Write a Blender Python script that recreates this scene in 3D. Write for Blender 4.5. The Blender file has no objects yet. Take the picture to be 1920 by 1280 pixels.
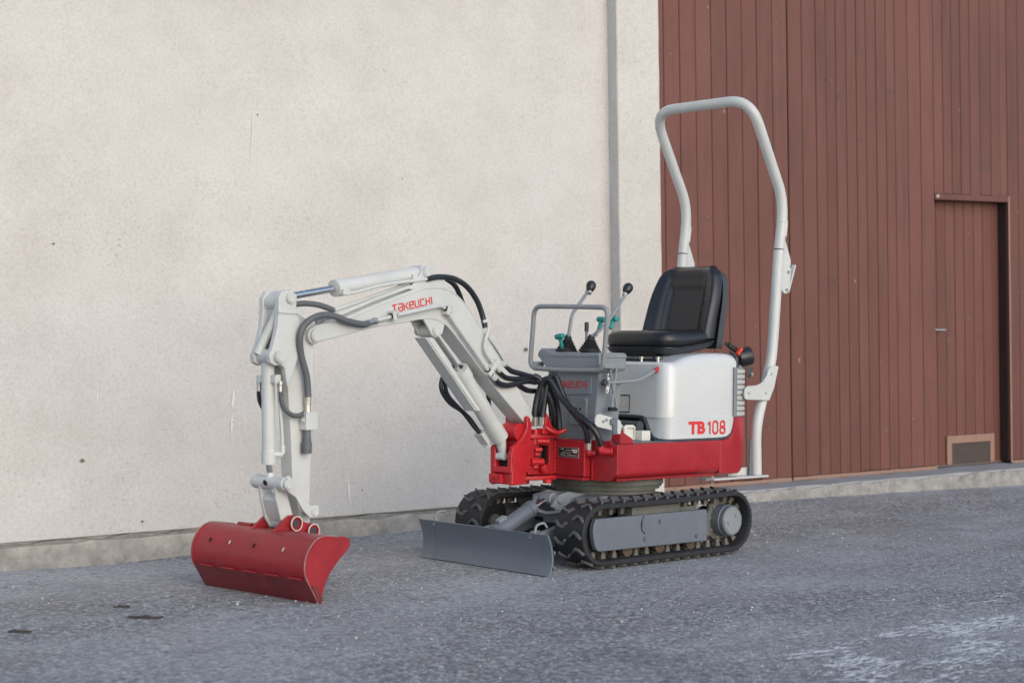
import bpy, bmesh, math, random
from mathutils import Vector, Matrix, noise
random.seed(7)
PI = math.pi
scene = bpy.context.scene
COL = scene.collection

# ------------------------------------------------------------------ camera, sky, sun, exposure
cam_d = bpy.data.cameras.new('camera')
cam = bpy.data.objects.new('camera', cam_d); COL.objects.link(cam)
right = Vector((.72522, -.68837, .01427)); up = Vector((-.01526, .00466, .99987)); fwd = Vector((.68835, .72534, .00713))
cam.matrix_world = Matrix(((right.x, up.x, -fwd.x, -5.7936), (right.y, up.y, -fwd.y, -5.2215), (right.z, up.z, -fwd.z, .9498), (0, 0, 0, 1)))
cam_d.lens = 56.064; cam_d.sensor_width = 36; cam_d.clip_end = 500; cam_d.clip_start = .1
cam_d.dof.use_dof = True; cam_d.dof.focus_distance = 7.3; cam_d.dof.aperture_fstop = 3.2
scene.camera = cam

w = bpy.data.worlds.new('World'); scene.world = w; w.use_nodes = True
wn = w.node_tree.nodes; wl = w.node_tree.links
sky = wn.new('ShaderNodeTexSky'); sky.sky_type = 'NISHITA'; sky.sun_disc = False
SUN_EL, SUN_AZ = math.radians(24), math.radians(192)
sky.sun_elevation = SUN_EL; sky.sun_rotation = SUN_AZ
sky.air_density = 1.0; sky.dust_density = 1.2; sky.ozone_density = 1.4
bg = wn['Background']; bg.inputs['Strength'].default_value = .15
wl.new(sky.outputs['Color'], bg.inputs['Color'])

sun_d = bpy.data.lights.new('sun', 'SUN'); sun_d.energy = .80; sun_d.angle = math.radians(72); sun_d.color = (1, .92, .82)
sun = bpy.data.objects.new('sun', sun_d); COL.objects.link(sun)
sdir = Vector((math.sin(SUN_AZ)*math.cos(SUN_EL), math.cos(SUN_AZ)*math.cos(SUN_EL), math.sin(SUN_EL)))
sun.rotation_euler = sdir.to_track_quat('Z', 'Y').to_euler(); sun.location = sdir*30
vs = scene.view_settings
vs.view_transform = 'Standard'; vs.look = 'None'; vs.gamma = 1; vs.use_curve_mapping = False; vs.exposure = .56

# ------------------------------------------------------------------ materials
def mat(name, base, rough=.5, metal=0., var=.08, vscale=6., bump=0., bscale=200., spec=.5, speck=0., speck_col=(.5, .45, .4), grad=None, objrand=0., coat=0., stretch=None, scratch=0., scratch_col=(.5, .5, .5)):
    m = bpy.data.materials.new(name); m.use_nodes = True
    nt = m.node_tree; N = nt.nodes; L = nt.links; p = N['Principled BSDF']
    p.inputs['Roughness'].default_value = rough; p.inputs['Metallic'].default_value = metal
    p.inputs['Specular IOR Level'].default_value = spec
    if coat: p.inputs['Coat Weight'].default_value = coat; p.inputs['Coat Roughness'].default_value = .12
    tc = N.new('ShaderNodeTexCoord'); src = tc.outputs['Object']
    if stretch:
        mp = N.new('ShaderNodeMapping'); mp.inputs['Scale'].default_value = stretch; L.new(src, mp.inputs['Vector']); src = mp.outputs['Vector']
    nz = N.new('ShaderNodeTexNoise'); nz.inputs['Scale'].default_value = vscale; nz.inputs['Detail'].default_value = 6; nz.inputs['Roughness'].default_value = .65
    L.new(src, nz.inputs['Vector'])
    mr = N.new('ShaderNodeMapRange'); mr.inputs['From Min'].default_value = .3; mr.inputs['From Max'].default_value = .7
    mr.inputs['To Min'].default_value = 1-var; mr.inputs['To Max'].default_value = 1+var
    L.new(nz.outputs['Fac'], mr.inputs['Value'])
    mul = N.new('ShaderNodeVectorMath'); mul.operation = 'SCALE'; mul.inputs[0].default_value = base
    L.new(mr.outputs['Result'], mul.inputs['Scale'])
    col = mul.outputs['Vector']
    if objrand:
        oi = N.new('ShaderNodeObjectInfo'); m2 = N.new('ShaderNodeMapRange'); m2.inputs['To Min'].default_value = 1-objrand; m2.inputs['To Max'].default_value = 1+objrand
        L.new(oi.outputs['Random'], m2.inputs['Value'])
        v2 = N.new('ShaderNodeVectorMath'); v2.operation = 'SCALE'; L.new(col, v2.inputs[0]); L.new(m2.outputs['Result'], v2.inputs['Scale']); col = v2.outputs['Vector']
    if speck:
        n2 = N.new('ShaderNodeTexNoise'); n2.inputs['Scale'].default_value = vscale*5; n2.inputs['Detail'].default_value = 8; n2.inputs['Roughness'].default_value = .75
        L.new(src, n2.inputs['Vector'])
        r2 = N.new('ShaderNodeMapRange'); r2.inputs['From Min'].default_value = .56; r2.inputs['From Max'].default_value = .72; r2.inputs['To Max'].default_value = speck
        L.new(n2.outputs['Fac'], r2.inputs['Value'])
        mx = N.new('ShaderNodeMix'); mx.data_type = 'RGBA'; L.new(r2.outputs['Result'], mx.inputs['Factor']); L.new(col, mx.inputs['A']); mx.inputs['B'].default_value = (*speck_col, 1)
        col = mx.outputs['Result']
    if scratch:
        mp2 = N.new('ShaderNodeMapping'); mp2.inputs['Scale'].default_value = (55, 2.2, 75); mp2.inputs['Rotation'].default_value = (.12, .0, .06); L.new(tc.outputs['Object'], mp2.inputs['Vector'])
        n3 = N.new('ShaderNodeTexNoise'); n3.inputs['Scale'].default_value = 2.2; n3.inputs['Detail'].default_value = 5; n3.inputs['Roughness'].default_value = .7; L.new(mp2.outputs['Vector'], n3.inputs['Vector'])
        r3 = N.new('ShaderNodeMapRange'); r3.inputs['From Min'].default_value = .62; r3.inputs['From Max'].default_value = .70; r3.inputs['To Max'].default_value = scratch; L.new(n3.outputs['Fac'], r3.inputs['Value'])
        x3 = N.new('ShaderNodeMix'); x3.data_type = 'RGBA'; L.new(r3.outputs['Result'], x3.inputs['Factor']); L.new(col, x3.inputs['A']); x3.inputs['B'].default_value = (*scratch_col, 1); col = x3.outputs['Result']
    L.new(col, p.inputs['Base Color'])
    rr = N.new('ShaderNodeMapRange'); rr.inputs['From Min'].default_value = .3; rr.inputs['From Max'].default_value = .7
    rr.inputs['To Min'].default_value = max(.02, rough-.07); rr.inputs['To Max'].default_value = min(1, rough+.09)
    L.new(nz.outputs['Fac'], rr.inputs['Value']); L.new(rr.outputs['Result'], p.inputs['Roughness'])
    if bump:
        b2 = N.new('ShaderNodeTexNoise'); b2.inputs['Scale'].default_value = bscale; b2.inputs['Detail'].default_value = 4; L.new(tc.outputs['Object'], b2.inputs['Vector'])
        bp = N.new('ShaderNodeBump'); bp.inputs['Strength'].default_value = bump; bp.inputs['Distance'].default_value = .004
        L.new(b2.outputs['Fac'], bp.inputs['Height']); L.new(bp.outputs['Normal'], p.inputs['Normal'])
    return m

WHITE = mat('light_grey_paint', (.535, .55, .54), .36, var=.07, vscale=6, speck=.16, speck_col=(.40, .38, .34), bump=.05, bscale=60)
COVER = mat('cover_white_paint', (.56, .582, .59), .22, var=.04, vscale=4, coat=.3, speck=.06, speck_col=(.45, .44, .42), bump=.03, bscale=14)
RED = mat('red_paint', (.345, .016, .024), .32, var=.10, vscale=7, scratch=.2, scratch_col=(.45, .10, .10), speck=.20, speck_col=(.22, .03, .03), bump=.12, bscale=40)
REDCAST = mat('red_cast_paint', (.45, .016, .022), .30, var=.16, vscale=12, speck=.28, speck_col=(.22, .03, .03), bump=.5, bscale=120)
BUCKETRED = mat('bucket_red_paint', (.285, .015, .022), .38, var=.16, vscale=9, scratch=.5, scratch_col=(.34, .12, .11), speck=.4, speck_col=(.17, .035, .035), bump=.15, bscale=50)
WORNEDGE = mat('worn_painted_edge', (.27, .18, .17), .6, var=.35, vscale=40)
REDDIRT = mat('worn_dark_red', (.17, .022, .027), .5, var=.3, vscale=9, scratch=.8, scratch_col=(.22, .16, .15), speck=.6, speck_col=(.10, .07, .065), bump=.2, bscale=90)
GREY = mat('console_grey_paint', (.205, .230, .255), .45, var=.06, vscale=7, speck=.10, speck_col=(.28, .28, .26), bump=.12, bscale=260)
TUBEGREY = mat('grey_tube_paint', (.23, .25, .265), .38, var=.07, vscale=9, bump=.05, bscale=90)
BLUEGREY = mat('blue_grey_paint', (.126, .146, .176), .42, var=.09, vscale=6, scratch=.35, scratch_col=(.25, .27, .29), speck=.22, speck_col=(.24, .25, .27), bump=.1, bscale=50)
DUSTY = mat('dusty_undercarriage_paint', (.118, .122, .112), .7, var=.25, vscale=10, speck=.5, speck_col=(.24, .20, .15), bump=.3, bscale=140)
RUBBER = mat('black_rubber', (.014, .015, .018), .62, var=.3, vscale=12, speck=.55, speck_col=(.085, .080, .074), bump=.2, bscale=160)
RUBBERWORN = mat('worn_rubber', (.095, .097, .10), .8, var=.25, vscale=30, bump=.5, bscale=220)
HOSE = mat('black_hose_rubber', (.016, .018, .024), .36, var=.2, vscale=20, bump=.1, bscale=200)
GHOSE = mat('grey_hose_sleeve', (.105, .112, .12), .5, var=.15, vscale=20, bump=.2, bscale=220)
VINYL = mat('black_vinyl', (.012, .0135, .017), .30, var=.15, vscale=8, bump=.22, bscale=420, spec=.5)
SHELL = mat('dark_plastic_shell', (.045, .05, .058), .45, var=.1, vscale=8, bump=.15, bscale=300)
PLASTIC = mat('black_plastic', (.016, .017, .02), .3, var=.1, vscale=10)
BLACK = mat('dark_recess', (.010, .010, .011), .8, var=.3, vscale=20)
STEEL = mat('galvanised_steel', (.50, .50, .47), .36, .85, var=.15, vscale=30, bump=.1, bscale=150)
CHROME = mat('chromed_rod', (.66, .65, .64), .20, 1., var=.04, vscale=30)
RUST = mat('rusty_steel', (.085, .06, .045), .8, .1, var=.4, vscale=40, bump=.4, bscale=200)
GRIME = mat('greasy_metal', (.13, .125, .11), .6, .4, var=.5, vscale=40, speck=.5, speck_col=(.40, .38, .34), bump=.5, bscale=150)
TEAL = mat('teal_plastic', (.004, .235, .215), .4, var=.05)
REDPLASTIC = mat('red_plastic', (.45, .03, .05), .4, var=.06)
LETTER = mat('red_lettering', (.62, .028, .03), .45, var=.03)
LABELW = mat('white_label', (.62, .62, .58), .5, var=.06, vscale=30)
SEAL = mat('dark_blue_grey_seal', (.035, .045, .06), .5, var=.1)
FIN = mat('grey_grille_paint', (.42, .435, .43), .5, var=.10, vscale=18, speck=.3, speck_col=(.5, .46, .40), bump=.2, bscale=90)
CHIP = mat('bare_metal_chip', (.42, .36, .32), .5, var=.1, vscale=30)
ORANGE = mat('orange_red_plastic', (.65, .07, .03), .4)

def plaster_mat():
    m = bpy.data.materials.new('rough_lime_plaster'); m.use_nodes = True
    nt = m.node_tree; N = nt.nodes; L = nt.links; p = N['Principled BSDF']; p.inputs['Roughness'].default_value = .93; p.inputs['Specular IOR Level'].default_value = .2
    tc = N.new('ShaderNodeTexCoord')
    def nz(scale, det=6, ro=.6, sc=None):
        n = N.new('ShaderNodeTexNoise'); n.inputs['Scale'].default_value = scale; n.inputs['Detail'].default_value = det; n.inputs['Roughness'].default_value = ro
        if sc:
            mp = N.new('ShaderNodeMapping'); mp.inputs['Scale'].default_value = sc; L.new(tc.outputs['Object'], mp.inputs['Vector']); L.new(mp.outputs['Vector'], n.inputs['Vector'])
        else: L.new(tc.outputs['Object'], n.inputs['Vector'])
        return n
    def ramp(src, stops):
        r = N.new('ShaderNodeValToRGB'); r.color_ramp.elements[0].position = stops[0][0]; r.color_ramp.elements[0].color = (*stops[0][1], 1)
        r.color_ramp.elements[1].position = stops[-1][0]; r.color_ramp.elements[1].color = (*stops[-1][1], 1)
        for pos, c in stops[1:-1]:
            e = r.color_ramp.elements.new(pos); e.color = (*c, 1)
        L.new(src, r.inputs['Fac']); return r.outputs['Color']
    def mixc(fac, a, b, mode='MIX'):
        x = N.new('ShaderNodeMix'); x.data_type = 'RGBA'; x.blend_type = mode
        if isinstance(fac, float): x.inputs['Factor'].default_value = fac
        else: L.new(fac, x.inputs['Factor'])
        L.new(a, x.inputs['A']); 
        if isinstance(b, tuple): x.inputs['B'].default_value = (*b, 1)
        else: L.new(b, x.inputs['B'])
        return x.outputs['Result']
    big = ramp(nz(1.1, 5).outputs['Fac'], [(.3, (.530, .510, .488)), (.5, (.578, .562, .541)), (.7, (.602, .588, .568))])
    grain = ramp(nz(72, 3, .7).outputs['Fac'], [(.28, (.84, .83, .82)), (.42, (.955, .952, .95)), (.56, (1.01, 1.01, 1.01)), (.72, (1.07, 1.07, 1.07))])
    c = mixc(1., big, grain, 'MULTIPLY')
    streak = ramp(nz(3.2, 8, .68).outputs['Fac'], [(.33, (.945, .94, .93)), (.52, (1, 1, 1)), (.70, (1.02, 1.02, 1.02))])
    c = mixc(1., c, streak, 'MULTIPLY')
    # small dirt pits
    pits = nz(58, 4, .6); pm = N.new('ShaderNodeMapRange'); pm.inputs['From Min'].default_value = .57; pm.inputs['From Max'].default_value = .66; L.new(pits.outputs['Fac'], pm.inputs['Value'])
    area = nz(2.1, 6, .7, (1, 1, .8)); am = N.new('ShaderNodeMapRange'); am.inputs['From Min'].default_value = .50; am.inputs['From Max'].default_value = .66; am.inputs['To Max'].default_value = .5; L.new(area.outputs['Fac'], am.inputs['Value'])
    pa = N.new('ShaderNodeMath'); pa.operation = 'MULTIPLY'; L.new(pm.outputs['Result'], pa.inputs[0]); L.new(am.outputs['Result'], pa.inputs[1])
    c = mixc(pa.outputs[0], c, (.27, .245, .22))
    cr = nz(5, 9, .8, (1, 1, .45)); cm = N.new('ShaderNodeMapRange'); cm.inputs['From Min'].default_value = .66; cm.inputs['From Max'].default_value = .80; cm.inputs['To Max'].default_value = .5; L.new(cr.outputs['Fac'], cm.inputs['Value'])
    c = mixc(cm.outputs['Result'], c, (.40, .35, .30))
    L.new(c, p.inputs['Base Color'])
    a = nz(60, 5, .85); b = nz(7, 5, .6)
    ad = N.new('ShaderNodeMath'); ad.operation = 'MULTIPLY_ADD'; L.new(b.outputs['Fac'], ad.inputs[0]); ad.inputs[1].default_value = 1.2; L.new(a.outputs['Fac'], ad.inputs[2])
    bp = N.new('ShaderNodeBump'); bp.inputs['Strength'].default_value = .38; bp.inputs['Distance'].default_value = .006
    L.new(ad.outputs[0], bp.inputs['Height']); L.new(bp.outputs['Normal'], p.inputs['Normal'])
    return m
PLASTER = plaster_mat()
CONCRETE = mat('weathered_concrete', (.375, .350, .312), .95, var=.32, vscale=11, speck=.75, speck_col=(.17, .155, .135), bump=.9, bscale=60, spec=.2)
ROUGHEDGE = mat('broken_concrete_edge', (.29, .285, .275), .95, var=.35, vscale=14, speck=.8, speck_col=(.14, .14, .14), bump=.9, bscale=70, spec=.2)
THRESH = mat('grey_threshold_concrete', (.30, .305, .315), .9, var=.12, vscale=5, speck=.25, speck_col=(.20, .2, .2), bump=.5, bscale=90, spec=.25)
LEDGESHADE = mat('ledge_shade', (.25, .235, .21), .95, var=.3, vscale=20, bump=.6, bscale=90)  # shadow line between plaster and plinth, held in the colour
DRIP = mat('white_drip', (.73, .715, .69), .9, var=.1, vscale=30)
DARKSPOT = mat('dark_plaster_hole', (.16, .14, .12), .9, var=.3, vscale=60)

def plank_mat():
    m = bpy.data.materials.new('red_brown_painted_wood'); m.use_nodes = True
    nt = m.node_tree; N = nt.nodes; L = nt.links; p = N['Principled BSDF']; p.inputs['Specular IOR Level'].default_value = .25
    tc = N.new('ShaderNodeTexCoord'); oi = N.new('ShaderNodeObjectInfo')
    def nz(scale, sc, det=6, ro=.65):
        n = N.new('ShaderNodeTexNoise'); n.inputs['Scale'].default_value = scale; n.inputs['Detail'].default_value = det; n.inputs['Roughness'].default_value = ro
        n.noise_dimensions = '4D'
        mp = N.new('ShaderNodeMapping'); mp.inputs['Scale'].default_value = sc; L.new(tc.outputs['Object'], mp.inputs['Vector']); L.new(mp.outputs['Vector'], n.inputs['Vector'])
        mm = N.new('ShaderNodeMath'); mm.operation = 'MULTIPLY'; mm.inputs[1].default_value = 9; L.new(oi.outputs['Random'], mm.inputs[0]); L.new(mm.outputs[0], n.inputs['W'])
        return n.outputs['Fac']
    def ramp(src, a, b, lo, hi):
        r = N.new('ShaderNodeMapRange'); r.inputs['From Min'].default_value = a; r.inputs['From Max'].default_value = b; r.inputs['To Min'].default_value = lo; r.inputs['To Max'].default_value = hi; L.new(src, r.inputs['Value']); return r.outputs['Result']
    def mixc(fac, a, b):
        x = N.new('ShaderNodeMix'); x.data_type = 'RGBA'; L.new(fac, x.inputs['Factor'])
        if isinstance(a, tuple): x.inputs['A'].default_value = (*a, 1)
        else: L.new(a, x.inputs['A'])
        x.inputs['B'].default_value = (*b, 1); return x.outputs['Result']
    c = mixc(ramp(nz(2.0, (1, 1, .5)), .3, .7, 0, 1), (.130, .053, .043), (.168, .072, .059))
    c = mixc(ramp(nz(4, (7, 7, .35)), .52, .68, 0, .5), c, (.072, .044, .043))          # grey worn streaks along the grain
    c = mixc(ramp(nz(3.0, (.6, .6, 2.2)), .60, .72, 0, .6), c, (.085, .054, .054))           # cross scuffs
    c = mixc(ramp(nz(30, (1, 1, .6), 3, .5), .725, .75, 0, .5), c, (.42, .34, .31))       # chipped flecks
    hv = N.new('ShaderNodeVectorMath'); hv.operation = 'SCALE'; L.new(c, hv.inputs[0]); L.new(ramp(oi.outputs['Random'], 0, 1, .92, 1.08), hv.inputs['Scale'])
    L.new(hv.outputs['Vector'], p.inputs['Base Color'])
    L.new(ramp(nz(5, (3, 3, .6)), .3, .7, .42, .62), p.inputs['Roughness'])
    bp = N.new('ShaderNodeBump'); bp.inputs['Strength'].default_value = .35; bp.inputs['Distance'].default_value = .003
    L.new(nz(30, (4, 4, .25)), bp.inputs['Height']); L.new(bp.outputs['Normal'], p.inputs['Normal'])
    return m
PLANK = plank_mat()
RAWWOOD = mat('pale_brown_wood', (.27, .165, .125), .6, var=.15, vscale=12, stretch=(4, 4, .6), bump=.2, bscale=120)
SHADEWOOD = mat('shaded_jamb_wood', (.035, .02, .017), .7, var=.3, vscale=12, stretch=(4, 4, .6), speck=.2, speck_col=(.12, .08, .06), bump=.3, bscale=120)  # wood darkened in its colour for the shade of the door recess
GRILLE = mat('dusty_vent_metal', (.135, .11, .10), .6, .2, var=.2, vscale=30)

def asphalt_mat():
    m = bpy.data.materials.new('weathered_asphalt'); m.use_nodes = True
    nt = m.node_tree; N = nt.nodes; L = nt.links; p = N['Principled BSDF']; p.inputs['Specular IOR Level'].default_value = .35
    tc = N.new('ShaderNodeTexCoord')
    def vor(scale):
        v = N.new('ShaderNodeTexVoronoi'); v.inputs['Scale'].default_value = scale; v.inputs['Randomness'].default_value = 1; L.new(tc.outputs['Object'], v.inputs['Vector']); return v
    def nz(scale, det=6, ro=.6, sc=None):
        n = N.new('ShaderNodeTexNoise'); n.inputs['Scale'].default_value = scale; n.inputs['Detail'].default_value = det; n.inputs['Roughness'].default_value = ro
        if sc:
            mp = N.new('ShaderNodeMapping'); mp.inputs['Scale'].default_value = sc; mp.inputs['Rotation'].default_value = (0, 0, .2); L.new(tc.outputs['Object'], mp.inputs['Vector']); L.new(mp.outputs['Vector'], n.inputs['Vector'])
        else: L.new(tc.outputs['Object'], n.inputs['Vector'])
        return n.outputs['Fac']
    def mr(src, a, b, lo, hi):
        r = N.new('ShaderNodeMapRange'); r.inputs['From Min'].default_value = a; r.inputs['From Max'].default_value = b; r.inputs['To Min'].default_value = lo; r.inputs['To Max'].default_value = hi; L.new(src, r.inputs['Value']); return r.outputs['Result']
    def mixc(fac, a, b):
        x = N.new('ShaderNodeMix'); x.data_type = 'RGBA'; L.new(fac, x.inputs['Factor'])
        for s, v in (('A', a), ('B', b)):
            if isinstance(v, tuple): x.inputs[s].default_value = (*v, 1)
            else: L.new(v, x.inputs[s])
        return x.outputs['Result']
    def stones(scale, lo, cols):
        v = vor(scale); sp = N.new('ShaderNodeSeparateColor'); L.new(v.outputs['Color'], sp.inputs['Color'])
        st = N.new('ShaderNodeValToRGB'); el = st.color_ramp.elements
        el[0].position = 0; el[0].color = (*cols[0], 1); el[1].position = 1; el[1].color = (*cols[-1], 1)
        for k, c in enumerate(cols[1:-1]):
            e = el.new((k+1)/(len(cols)-1)); e.color = (*c, 1)
        L.new(sp.outputs['Red'], st.inputs['Fac'])
        return mixc(mr(v.outputs['Distance'], .35, .65, 0, lo), st.outputs['Color'], (.085, .087, .095)), v, sp
    ca, v1, s1 = stones(88, .45, [(.085, .088, .096), (.17, .174, .186), (.225, .23, .243), (.25, .236, .228), (.30, .307, .322), (.39, .395, .41), (.66, .65, .64)])
    cb, v2, s2 = stones(40, .5, [(.10, .10, .11), (.19, .195, .21), (.24, .222, .212), (.33, .34, .355), (.56, .56, .56)])
    c = mixc(mr(s2.outputs['Green'], .70, .74, 0, .6), ca, cb)
    # pale dust swept along the yard, brown grit near the wall, dark worn patches
    c = mixc(mr(nz(.5, 6, .62, (.55, 1.7, 1)), .40, .62, 0, .62), c, (.40, .41, .43))
    c = mixc(mr(nz(2.2, 7, .7, (.5, 1.4, 1)), .50, .70, 0, .40), c, (.45, .455, .465))
    c = mixc(mr(nz(.8, 5, .6), .50, .66, 0, .38), c, (.215, .195, .187))
    c = mixc(mr(nz(1.3, 6, .65), .54, .70, 0, .45), c, (.100, .102, .110))
    c = mixc(mr(nz(30, 4, .7), .54, .64, 0, .75), c, (.48, .48, .475))
    c = mixc(mr(nz(26, 4, .7), .55, .66, 0, .75), c, (.075, .077, .085))
    L.new(c, p.inputs['Base Color'])
    L.new(mr(nz(3, 4), .3, .7, .72, .9), p.inputs['Roughness'])
    hh = N.new('ShaderNodeMath'); hh.operation = 'MULTIPLY_ADD'; L.new(nz(14, 5, .6), hh.inputs[0]); hh.inputs[1].default_value = 1.3
    L.new(mr(v1.outputs['Distance'], 0, .6, 1, 0), hh.inputs[2])
    bp = N.new('ShaderNodeBump'); bp.inputs['Strength'].default_value = .8; bp.inputs['Distance'].default_value = .005
    L.new(hh.outputs[0], bp.inputs['Height']); L.new(bp.outputs['Normal'], p.inputs['Normal'])
    return m
ASPHALT = asphalt_mat()
ROADPAINT = mat('worn_white_road_paint', (.66, .67, .69), .85, var=.25, vscale=40, bump=.5, bscale=150)
PEBBLE = mat('loose_pebbles', (.38, .38, .385), .85, var=.7, vscale=25)
LEAF = mat('dead_leaf', (.045, .038, .032), .8, var=.3, vscale=60)

# ------------------------------------------------------------------ mesh helpers
class MB:
    def __init__(s): s.v = []; s.f = []
    def add(s, vs, fs):
        o = len(s.v); s.v += [Vector(q) for q in vs]; s.f += [tuple(i+o for i in f) for f in fs]; return s
    def box(s, c, d, rot=None):
        c = Vector(c); d = Vector(d)/2
        vs = [Vector((sx*d.x, sy*d.y, sz*d.z)) for sx in (-1, 1) for sy in (-1, 1) for sz in (-1, 1)]
        if rot is not None: vs = [rot @ q for q in vs]
        return s.add([c+q for q in vs], [(0, 1, 3, 2), (4, 6, 7, 5), (0, 4, 5, 1), (2, 3, 7, 6), (0, 2, 6, 4), (1, 5, 7, 3)])
    def b2(s, a, b):
        return s.box([(a[i]+b[i])/2 for i in range(3)], [abs(b[i]-a[i]) for i in range(3)])
    def loft(s, loops, cap=True, closed=True):
        n = len(loops[0]); vs = [q for lp in loops for q in lp]; fs = []
        for i in range(len(loops)-1):
            for j in range(n if closed else n-1):
                k = (j+1) % n; fs.append((i*n+j, i*n+k, (i+1)*n+k, (i+1)*n+j))
        if cap: fs += [tuple(range(n))[::-1], tuple((len(loops)-1)*n+j for j in range(n))]
        return s.add(vs, fs)
    def ext(s, prof, y0, y1):                                   # profile in (x, z), pulled along y
        return s.loft([[(x, y, z) for x, z in prof] for y in (y0, y1)])
    def extx(s, prof, x0, x1):                                  # profile in (y, z), pulled along x
        return s.loft([[(x, y, z) for y, z in prof] for x in (x0, x1)])
    def extz(s, prof, z0, z1):
        return s.loft([[(x, y, z) for x, y in prof] for z in (z0, z1)])
    def pillow(s, prof, y0, y1, r, n=4):                        # extrusion with rounded shoulders
        loops = []
        for y, sg in ((y0, 1), (y1, -1)):
            seq = range(n+1) if sg == 1 else range(n, -1, -1)
            for k in seq:
                a = k/n*PI/2; loops.append([(x, y+sg*r*(1-math.sin(a)), z) for x, z in inset(prof, r*(1-math.cos(a)))])
        return s.loft(loops)
    def cyl(s, p0, p1, r, r1=None, n=20):
        p0 = Vector(p0); p1 = Vector(p1); r1 = r if r1 is None else r1
        q = (p1-p0).to_track_quat('Z', 'Y')
        return s.loft([[p + q @ Vector((rr*math.cos(2*PI*k/n), rr*math.sin(2*PI*k/n), 0)) for k in range(n)] for p, rr in ((p0, r), (p1, r1))])
    def lathe(s, p0, ax, prof, n=24):                           # prof: (distance along axis, radius)
        p0 = Vector(p0); ax = Vector(ax).normalized(); q = ax.to_track_quat('Z', 'Y')
        return s.loft([[p0 + ax*h + q @ Vector((rr*math.cos(2*PI*k/n), rr*math.sin(2*PI*k/n), 0)) for k in range(n)] for h, rr in prof])
    def ring(s, p0, p1, ro, ri, n=28):
        p0 = Vector(p0); p1 = Vector(p1); q = (p1-p0).to_track_quat('Z', 'Y'); L = []
        for p, rr in ((p0, ri), (p0, ro), (p1, ro), (p1, ri), (p0, ri)):
            L.append([p + q @ Vector((rr*math.cos(2*PI*k/n), rr*math.sin(2*PI*k/n), 0)) for k in range(n)])
        return s.loft(L, cap=False)
    def tube(s, pts, r, n=10, smooth=6, closed=False):
        P = spline(pts, smooth, closed) if smooth else [Vector(p) for p in pts]
        t0 = (P[1]-P[0]).normalized(); nrm = t0.orthogonal().normalized(); loops = []
        m = len(P)
        for i in range(m):
            if closed: t = (P[(i+1) % m]-P[i-1]).normalized()
            else: t = (P[min(i+1, m-1)]-P[max(i-1, 0)]).normalized()
            nrm = (nrm - t*nrm.dot(t)).normalized(); b = t.cross(nrm)
            rr = r(i/(m-1)) if callable(r) else r
            loops.append([P[i] + nrm*rr*math.cos(2*PI*k/n) + b*rr*math.sin(2*PI*k/n) for k in range(n)])
        if closed: loops.append(loops[0]); return s.loft(loops, cap=False)
        return s.loft(loops)
    def ball(s, c, rx, ry=None, rz=None, n=14):
        ry = ry or rx; rz = rz or rx; c = Vector(c)
        return s.loft([[c + Vector((rx*math.sin(a)*math.cos(2*PI*k/n), ry*math.sin(a)*math.sin(2*PI*k/n), -rz*math.cos(a))) for k in range(n)] for a in [PI*(.04+.92*i/10) for i in range(11)]])
    def xf(s, M): s.v = [M @ q for q in s.v]; return s

def inset(prof, d):
    if d < 1e-6: return list(prof)
    n = len(prof); area = sum(prof[i][0]*prof[(i+1) % n][1]-prof[(i+1) % n][0]*prof[i][1] for i in range(n)); sg = 1 if area > 0 else -1
    out = []
    for i in range(n):
        p = Vector(prof[i]); a = (p-Vector(prof[i-1])); b = (Vector(prof[(i+1) % n])-p)
        a = a.normalized(); b = b.normalized()
        n1 = Vector((-a.y, a.x))*sg; n2 = Vector((-b.y, b.x))*sg; nn = n1+n2
        if nn.length < 1e-4: nn = n1
        nn = nn.normalized(); c = max(.5, nn.dot(n1)); q = p+nn*(d/c); out.append((q.x, q.y))
    return out

def spline(pts, k=6, closed=False):
    P = [Vector(p) for p in pts]; n = len(P); out = []
    for i in range(n if closed else n-1):
        if closed: a, b, c, d = P[i-1], P[i], P[(i+1) % n], P[(i+2) % n]
        else: a, b, c, d = P[max(i-1, 0)], P[i], P[i+1], P[min(i+2, n-1)]
        for j in range(k):
            t = j/k; out.append(.5*((2*b)+(c-a)*t+(2*a-5*b+4*c-d)*t*t+(3*b-a-3*c+d)*t**3))
    if not closed: out.append(P[-1])
    return out

def roundpath(pts, r, k=6):                                     # polyline with filleted corners
    P = [Vector(p) for p in pts]; out = [P[0]]
    for i in range(1, len(P)-1):
        a = (P[i-1]-P[i]); b = (P[i+1]-P[i]); rr = min(r, a.length*.48, b.length*.48)
        s0 = P[i]+a.normalized()*rr; s1 = P[i]+b.normalized()*rr
        for j in range(k+1):
            t = j/k; out.append(s0*(1-t)**2+P[i]*2*t*(1-t)+s1*t*t)
    out.append(P[-1]); return out

def mesh_from(mb, name, m, ang=32):
    bm = bmesh.new(); vs = [bm.verts.new(q) for q in mb.v]
    for f in mb.f:
        try: bm.faces.new([vs[i] for i in f])
        except ValueError: pass
    bmesh.ops.recalc_face_normals(bm, faces=bm.faces)
    for f in bm.faces: f.smooth = True
    lim = math.radians(ang)
    for e in bm.edges:
        if len(e.link_faces) == 2 and e.calc_face_angle(0) > lim: e.smooth = False
    me = bpy.data.meshes.new(name); bm.to_mesh(me); bm.free(); me.materials.append(m); return me

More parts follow.
